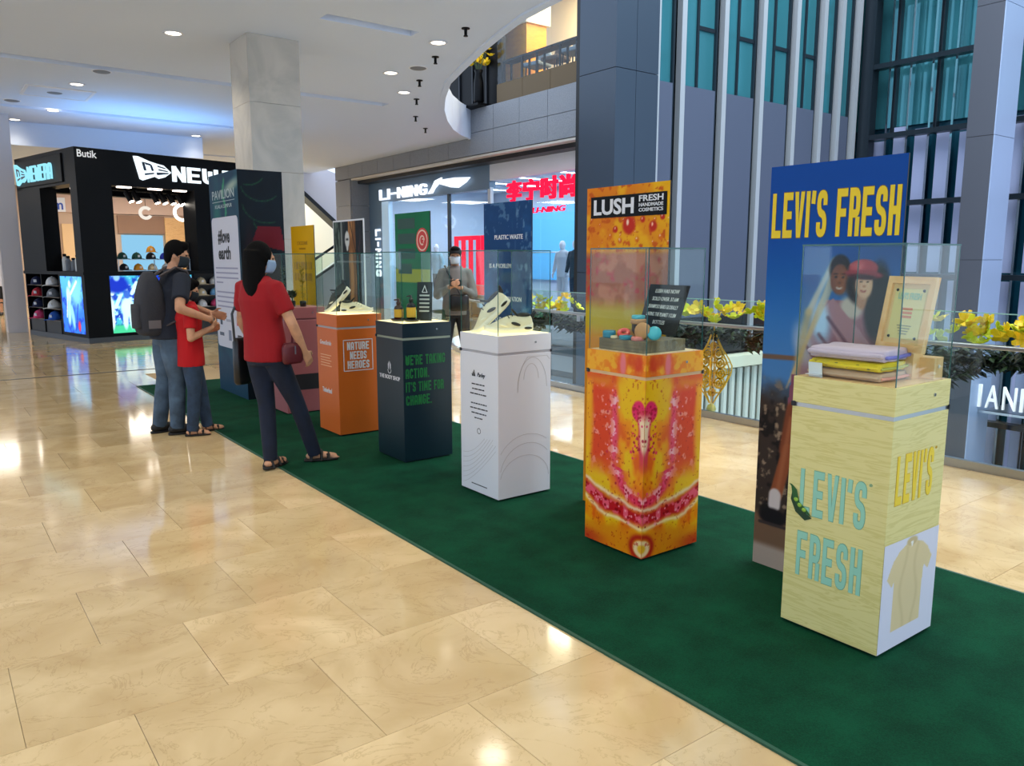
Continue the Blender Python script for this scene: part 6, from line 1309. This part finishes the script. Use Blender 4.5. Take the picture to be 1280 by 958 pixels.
    for s_ in (-1, 1):
        pts = [hj[s_] + Vector((0, 0, .03)), lerp(hj[s_], kn[s_], .4), kn[s_], lerp(kn[s_], an[s_], .4), an[s_] + Vector((0, 0, P.get('cuff', -.03)))]; mb.limb(pts, [.095*bulk, .086*bulk*lw, .068*lw, .064*lw, .056*lw], n=14, flat=True)
    organic(mb.build('trousers', pants, t, fix=False), .011, 5)
    # footwear
    for s_ in (-1, 1):
        f = Vector((-math.sin(fy[s_]), math.cos(fy[s_]), 0)); sd = Vector((f.y, -f.x, 0)); b0 = ft[s_]; mb = MB(); rr = []
        for u_, w_ in ((-.10, .018), (-.088, .03), (-.04, .036), (.03, .042), (.10, .046), (.145, .038), (.165, .02)):
            c = b0 + f*u_; rr.append([c + sd*w_*1.03*math.cos(2*math.pi*j/10) + UPV*(.011 + .011*math.copysign(abs(math.sin(2*math.pi*j/10))**.5, math.sin(2*math.pi*j/10))) for j in range(10)])
        so = mb.loft(rr).build('sandal' if sandals else 'shoe', shoe, t, True)
        if sandals:
            for u_, h_ in ((.085, .062), (.03, .088), (-.05, .085)): MB().limb([b0 + f*u_ + sd*.046 + UPV*.018, b0 + f*u_ + sd*.03 + UPV*h_*.85, b0 + f*u_ + UPV*h_, b0 + f*u_ - sd*.03 + UPV*h_*.85, b0 + f*u_ - sd*.046 + UPV*.018], [.016]*5, n=8, sq=.35).build('strap', shoe, so, True)
        else:
            mb = MB(); mb.limb([b0 - f*.058 + UPV*.052, b0 + f*.04 + UPV*.052, b0 + f*.132 + UPV*.036], [.042, .044, .036], n=12, sq=.95); mb.limb([b0 - f*.03 + UPV*.05, an[s_] + UPV*.01], [.042, .044], n=10, flat=True); organic(mb.build('shoe_upper', shoe, so, fix=False), .008, 2)
    if mannequin: return t
    # hair, eyes, mask
    mb = MB()
    if long_hair:
        mb.ell(hc + rot @ Vector((0, -.018, .018)), (.092, .103, .118), rot, 20, 12); mb.loft([[hc + rot @ Vector((.098*k1*math.cos(2*math.pi*j/16), -.035 + .082*k2*math.sin(2*math.pi*j/16) - .012, z_)) for j in range(16)] for z_, k1, k2 in ((.06, 1.0, 1.0), (-.04, 1.18, 1.05), (-.13, 1.36, 1.02), (-.22, 1.45, .92), (-.29, 1.35, .8), (-.315, 1.1, .6))])
        h_ = organic(mb.build('hair', hair, t, fix=False), .009, 4)
    else:
        mb.ell(hc + rot @ Vector((0, -.014, .028)), (.083, .096, .105), rot, 20, 12); mb.ell(hc + rot @ Vector((0, -.045, -.02)), (.070, .060, .078), rot, 14, 8); mb.ell(hc + rot @ Vector((0, .045, .085)), (.062, .05, .042), rot, 14, 8); organic(mb.build('hair', hair, t, fix=False), .008, 2)
    for s_ in (-1, 1): MB().ell(hc + rot @ Vector((s_*.030, .083, .006)), (.012, .008, .007), rot, 8, 6).build('eye', mat('eye_dark', (20, 16, 14), .2), t, True)
    if mask:
        mb = MB(); rr = []
        for i in range(7):
            v_ = i/6; z_ = -.004 - .098*v_; bul = math.sin(math.pi*(.18 + .7*v_)); rr.append([hc + rot @ Vector((.074*math.sin(R(a))*(1-.2*v_), (.086 + .034*bul)*math.cos(R(a))**.8 - (.004 if abs(a) > 60 else 0) - .01*v_, z_)) for a in range(-72, 73, 12)])
        n = len(rr[0]); vv = [p for r_ in rr for p in r_]; ce = hc + rot @ Vector((0, 0, -.05)); inn = [ce + (p-ce)*.96 for p in vv]; N_ = len(vv); ff = []
        for i in range(6):
            for j in range(n-1): q = (i*n+j, i*n+j+1, (i+1)*n+j+1, (i+1)*n+j); ff += [q, tuple(N_ + k_ for k_ in reversed(q))]
        bd = [j for j in range(n)] + [i*n+n-1 for i in range(1, 7)] + [6*n+j for j in range(n-2, -1, -1)] + [i*n for i in range(5, 0, -1)]
        for a, b in zip(bd, bd[1:] + bd[:1]): ff.append((a, b, N_+b, N_+a))
        mk = mb.add(vv + inn, ff).build('face_mask', mask, t, True)
        for s_ in (-1, 1): MB().tube([hc + rot @ Vector((s_*.070, .03, -.02)), hc + rot @ Vector((s_*.083, -.02, .012))], .0025, 5).build('ear_loop', mask, mk)
    if cap_m:
        mb = MB(); mb.loft([[hc + rot @ Vector((.090*math.cos(R(a))*math.cos(2*math.pi*j/18), .104*math.cos(R(a))*math.sin(2*math.pi*j/18) - .006, .035 + .098*math.sin(R(a)))) for j in range(18)] for a in (0, 15, 30, 45, 60, 75, 88)]); ca = mb.build('cap_crown', cap_m, t, True)
        mb = MB(); mb.loft([[hc + rot @ Vector((x_, y_, z_)) for x_, y_, z_ in ((-.07*k_, .05+y0, .036), (0, .05+y0+.012*k_, .046), (.07*k_, .05+y0, .036), (.07*k_, .05+y0, .030), (0, .05+y0+.012*k_, .040), (-.07*k_, .05+y0, .030))] for y0, k_ in ((0, 1.0), (.06, .95), (.105, .6))]); mb.build('cap_brim', cap_m, ca)
    return t

# man with his arm round the child
MAN = (1.71, 7.43, 0); MRZ = math.atan2(-.993, .062)
person('man in dark T-shirt and faded jeans standing behind the child', MAN, MRZ, 1.0,
       dict(hip=(0, .03, .91), lean=(0, .09, -.01), head=-24, nod=-10, elbowR=(.385, .02, 1.14), handR=(.385, .27, 1.04), dirR=(-.8, .5, -.08), palmR=(-.7, -.6, -.1), thumbR=(0, .1, 1), curlR=.5, elbowL=(-.26, .2, 1.17), handL=(-.04, .44, 1.06), dirL=(.6, .7, -.2), palmL=(.5, -.7, 0), thumbL=(0, 0, 1),
            footL=(-.10, -.05, 0), footR=(.09, .05, 0), hem=.86, leg=1.12), SKIN, mat('navy_tee', (26, 32, 46), .9, bump=.2, bscale=80), JEAN2, HAIR, mat('dark_mask', (34, 44, 50), .8), mat('black_shoe', (20, 18, 18), .6), bulk=1.12, sleeve=.72)
CH = (1.875, 7.27, 0)
person('child in red T-shirt and jeans standing in front of the man', CH, MRZ - R(10), .80,
       dict(hip=(0, 0, .92), head=-10, nod=-16, elbowR=(.25, -.02, 1.10), handR=(.13, .22, 1.20), dirR=(-.5, .55, .5), palmR=(-.8, -.3, .2), thumbR=(0, .3, 1), curlR=.6, elbowL=(-.24, .04, 1.1), handL=(-.05, .25, 1.16), dirL=(.6, .5, .3), palmL=(.6, -.6, .2), thumbL=(0, .2, 1),
            footL=(-.09, .17, 0), footR=(.10, -.02, 0), hem=.78, leg=1.1), SKIN2, mat('red_tee', (190, 10, 20), .9, bump=.15, bscale=80), JEAN, HAIR, mat('dark_mask', (34, 44, 50), .8), mat('black_sandal', (22, 18, 16), .6), sandals=True, bulk=1.10, sleeve=.66)
# backpack on the man
t = thing('backpack', 'dark grey backpack worn on the man\'s back', 'backpack', (MAN[0]+.993*.12, MAN[1]+.062*.12, 0), MRZ); M_BP = mat('charcoal_nylon', (44, 44, 50), .8, bump=.3, bscale=60)
mb = MB(); mb.loft([[(x*k_, -.10 - .125*(1+q) , z) for x, q in [(.15*math.copysign(abs(math.cos(a))**.6, math.cos(a)), math.copysign(abs(math.sin(a))**.6, math.sin(a))*d_) for a in [2*math.pi*j/18 for j in range(18)]]] for z, k_, d_ in ((.90, .85, .75), (.93, 1.0, .95), (1.08, 1.06, 1.05), (1.25, 1.0, .85), (1.38, .82, .55), (1.45, .5, .25))])
organic(mb.build('pack', M_BP, t, fix=False), .012, 4)
mb = MB(); mb.loft([[(x*k_, -.305 - .032*(1+q), z) for x, q in [(.11*math.copysign(abs(math.cos(a))**.6, math.cos(a)), math.copysign(abs(math.sin(a))**.6, math.sin(a))) for a in [2*math.pi*j/14 for j in range(14)]]] for z, k_ in ((.96, .9), (.98, 1.0), (1.12, 1.0), (1.17, .85))]); mb.build('front_pocket', M_BP, t, True)
MB().obox((.158, -.24, 1.0), (.004, 0, 0), (0, .05, 0), (0, 0, .035)).build('side_patch', mat('patch_grey', (110, 104, 104), .8), t)
for s_ in (-1, 1): MB().limb([(s_*.10, -.14, 1.42), (s_*.125, -.03, 1.485), (s_*.13, .06, 1.45), (s_*.15, .105, 1.32), (s_*.18, .08, 1.10), (s_*.17, -.12, 1.0)], [.036]*6, n=8, sq=.3).build('shoulder_strap', mat('strap_grey', (74, 66, 66), .8), t, True)

# woman
WO = (2.07, 5.62, CT); WRZ = math.atan2(-.93, .36)
person('woman in red T-shirt and navy jeans looking at the display cases', WO, WRZ, .965,
       dict(hip=(-.09, -.05, .91), lean=(-.01, -.02, 0), head=-32, nod=-4, elbowR=(.18, -.02, 1.13), handR=(.17, .10, .91), dirR=(-.05, .5, -.75), palmR=(-1, 0, -.2), thumbR=(0, 1, .4), curlR=.55, elbowL=(-.33, -.06, 1.13), handL=(-.32, .05, .92), footL=(-.09, -.03, 0), footR=(.05, .30, 0), toeL=12, toeR=-38, hem=.84, leg=.98), SKIN2, mat('red_tee_plain', (150, 8, 20), .9, bump=.15, bscale=80), NAVYJ, HAIR, mat('blue_mask', (150, 176, 204), .8), mat('black_sandal', (22, 18, 16), .6), long_hair=True, sandals=True, bulk=1.04, sleeve=.68)
t = thing('shoulder_bag', 'long black bag hanging from the woman\'s left shoulder', 'bag', (WO[0]-.072, WO[1]+.05, CT), WRZ)
mb = MB(); mb.loft([ring_e((-.25, -.02, z), .035*k_, .075*k_, 14, 0, .7) for z, k_ in ((.62, .8), (.64, 1.0), (.80, 1.02), (.94, .95), (.97, .7))]); mb.build('pouch', M_BB, t, True)
MB().limb([(-.25, .05, .95), (-.25, .06, 1.15), (-.185, .0, 1.41), (-.25, -.09, 1.15), (-.25, -.08, .95)], [.014]*5, n=8, sq=.4).build('strap', M_BB, t, True)
t = thing('waist_pouch', 'small maroon pouch at the woman\'s right hip', 'bag', (WO[0]-.072, WO[1]+.05, CT), WRZ)
mb = MB(); mb.loft([ring_e((.215, .05, z), .035*k_, .09*k_, 14, 0, .7) for z, k_ in ((.80, .8), (.82, 1), (.92, 1), (.95, .8))]); mb.build('pouch', mat('maroon_leather', (92, 20, 30), .5), t, True); MB().box(.245, .253, .04, .05, .87, .93).build('zip_pull', M_STEEL, t)
MB().limb([(.215, .05, .94), (.14, .135, 1.1), (-.1, .13, 1.36)], [.009]*3, n=6, sq=.4).build('strap', mat('maroon_leather', (92, 20, 30), .5), t, True)

# photographer
PH = (5.62, 8.75, 0); PRZ = math.atan2(.52, -.85)
M_HOOD = mat('grey_hoodie', (122, 116, 112), .9, bump=.3, bscale=60)
ph = person('man in grey hoodie and black cap holding a phone by the balustrade', PH, PRZ, .995,
       dict(hip=(0, 0, .91), elbowR=(.235, .03, 1.10), handR=(.07, .27, 1.22), dirR=(-.6, .5, .4), palmR=(-.6, -.6, .3), thumbR=(-.2, .3, 1), curlR=.6, elbowL=(-.235, .03, 1.10), handL=(-.06, .27, 1.21), dirL=(.6, .5, .4), palmL=(.6, -.6, .3), thumbL=(.2, .3, 1), curlL=.6, footL=(-.16, 0, 0), footR=(.16, .04, 0), hem=.84, leg=1.05), SKIN, M_HOOD, mat('black_trousers', (22, 24, 30), .85), HAIR, mat('white_mask', (214, 222, 232), .8), mat('black_shoe', (20, 18, 18), .6), sleeve=2, cap_m=mat('cap_cloth', (24, 22, 24), .8), bulk=1.0)
mb = MB(); mb.loft([[(x, y, z) for x, y, z in [(.07*math.cos(a)*k_, -.02 + .075*math.sin(a)*k_, zz_) for a in [2*math.pi*j/14 for j in range(14)]]] for zz_, k_ in ((1.42, 1.4), (1.455, 1.5), (1.48, 1.3), (1.47, 1.0))]); mb.build('hood_collar', M_HOOD, ph, True)
t = thing('phone', 'phone held at chest height by the man in grey hoodie', 'phone', PH, PRZ); MB().box(-.075, .075, .315, .324, 1.22, 1.30).build('case', M_BB, t, bevel=.004); MB().box(-.068, .068, .3135, .315, 1.226, 1.294).build('screen', mat_emit('phone_screen', (210, 120, 60), .3), t); MB().ell((.055, .325, 1.28), (.006, .003, .006), n=8, m=5).build('camera_lens', M_BLACK, t, True)
t = thing('sling_bag', 'black sling bag across the hoodie man\'s chest', 'bag', PH, PRZ); MB().limb([(.13, -.02, 1.47), (.10, .105, 1.40), (0, .155, 1.22), (-.1, .15, 1.02)], [.02]*4, n=8, sq=.3).build('strap', M_BB, t, True)
mb = MB(); mb.loft([ring_e((-.04, .19, z), .13*k_, .04*k_, 14, 0, .7) for z, k_ in ((.90, .8), (.92, 1), (1.08, 1), (1.11, .8))]); mb.build('pouch', M_BB, t, True)
# passer-by far left and shop mannequins
person('distant passer-by in white shirt and dark shorts at the left edge', (1.93, 26.6, 0), R(170), .98, dict(footR=(.1, .12, 0), footL=(-.08, -.12, 0), cuff=.30), SKIN, mat('white_shirt', (206, 208, 216), .9), mat('black_trousers', (22, 24, 30), .85), HAIR, None, mat('black_shoe', (20, 18, 18), .6), voxel=.016)
MQ = mat('mannequin_white', (214, 222, 230), .4)
for i, (x, y, sh_, lb) in enumerate(((13.0, 14.75, (24, 60, 76), 'mannequin in dark jacket beside the grey pillar in the shop window'), (13.3, 15.6, (190, 206, 216), 'mannequin in pale jacket in the sports shop window'), (13.2, 21.6, (150, 190, 214), 'mannequin in light blue top near the shop pier'))):
    MB().box(x-.45, x+.45, y-.35, y+.35, 0, .3).build('podium', M_WHITE, sf); person(lb, (x, y, .3), R(100), 1.02, dict(hem=.8), MQ, mat('jacket_%d' % i, sh_, .8), mat('mannequin_trousers_%d' % i, (30, 60, 84) if i != 1 else (196, 206, 214), .8), HAIR, None, M_WHITE, mannequin=True, sleeve=2, voxel=.016)
for i, (y, c) in enumerate(((13.6, (20, 110, 150)), (14.15, (200, 220, 230)), (15.2, (40, 150, 170)), (16.1, (24, 70, 110)), (16.5, (210, 225, 235)), (20.3, (200, 60, 110)), (20.9, (120, 190, 220)))):
    t = thing('hanging_garment', 'garment hanging on the sports shop back rail, %s from the grey pillar' % ('first', 'second', 'third', 'fourth', 'fifth', 'sixth', 'seventh')[i], 'garment', (15.6, y, 0), 0, 'garments on the shop back rail')
    mb = MB(); mb.loft([ring_e((0, 0, z), rx, ry) for z, rx, ry in ((.9, .08, .24), (1.3, .09, .22), (1.6, .08, .25), (1.68, .04, .1))]); mb.build('cloth', mat('garment_%d' % i, c, .8), t, True); MB().tube([(0, 0, 1.66), (0, 0, 1.78)], .01, 6).build('hook', M_STEEL, t)
t = thing('clothes_rail', 'long steel clothes rail at the back of the sports shop', 'rack', (15.6, 17.2, 0)); MB().tube([(0, -4.2, 1.78), (0, 4.2, 1.78)], .02, 8).build('rail', M_STEEL, t)
for y in (-4.2, 0, 4.2): MB().tube([(0, y, 0), (0, y, 1.78)], .02, 8).build('upright', M_STEEL, t)
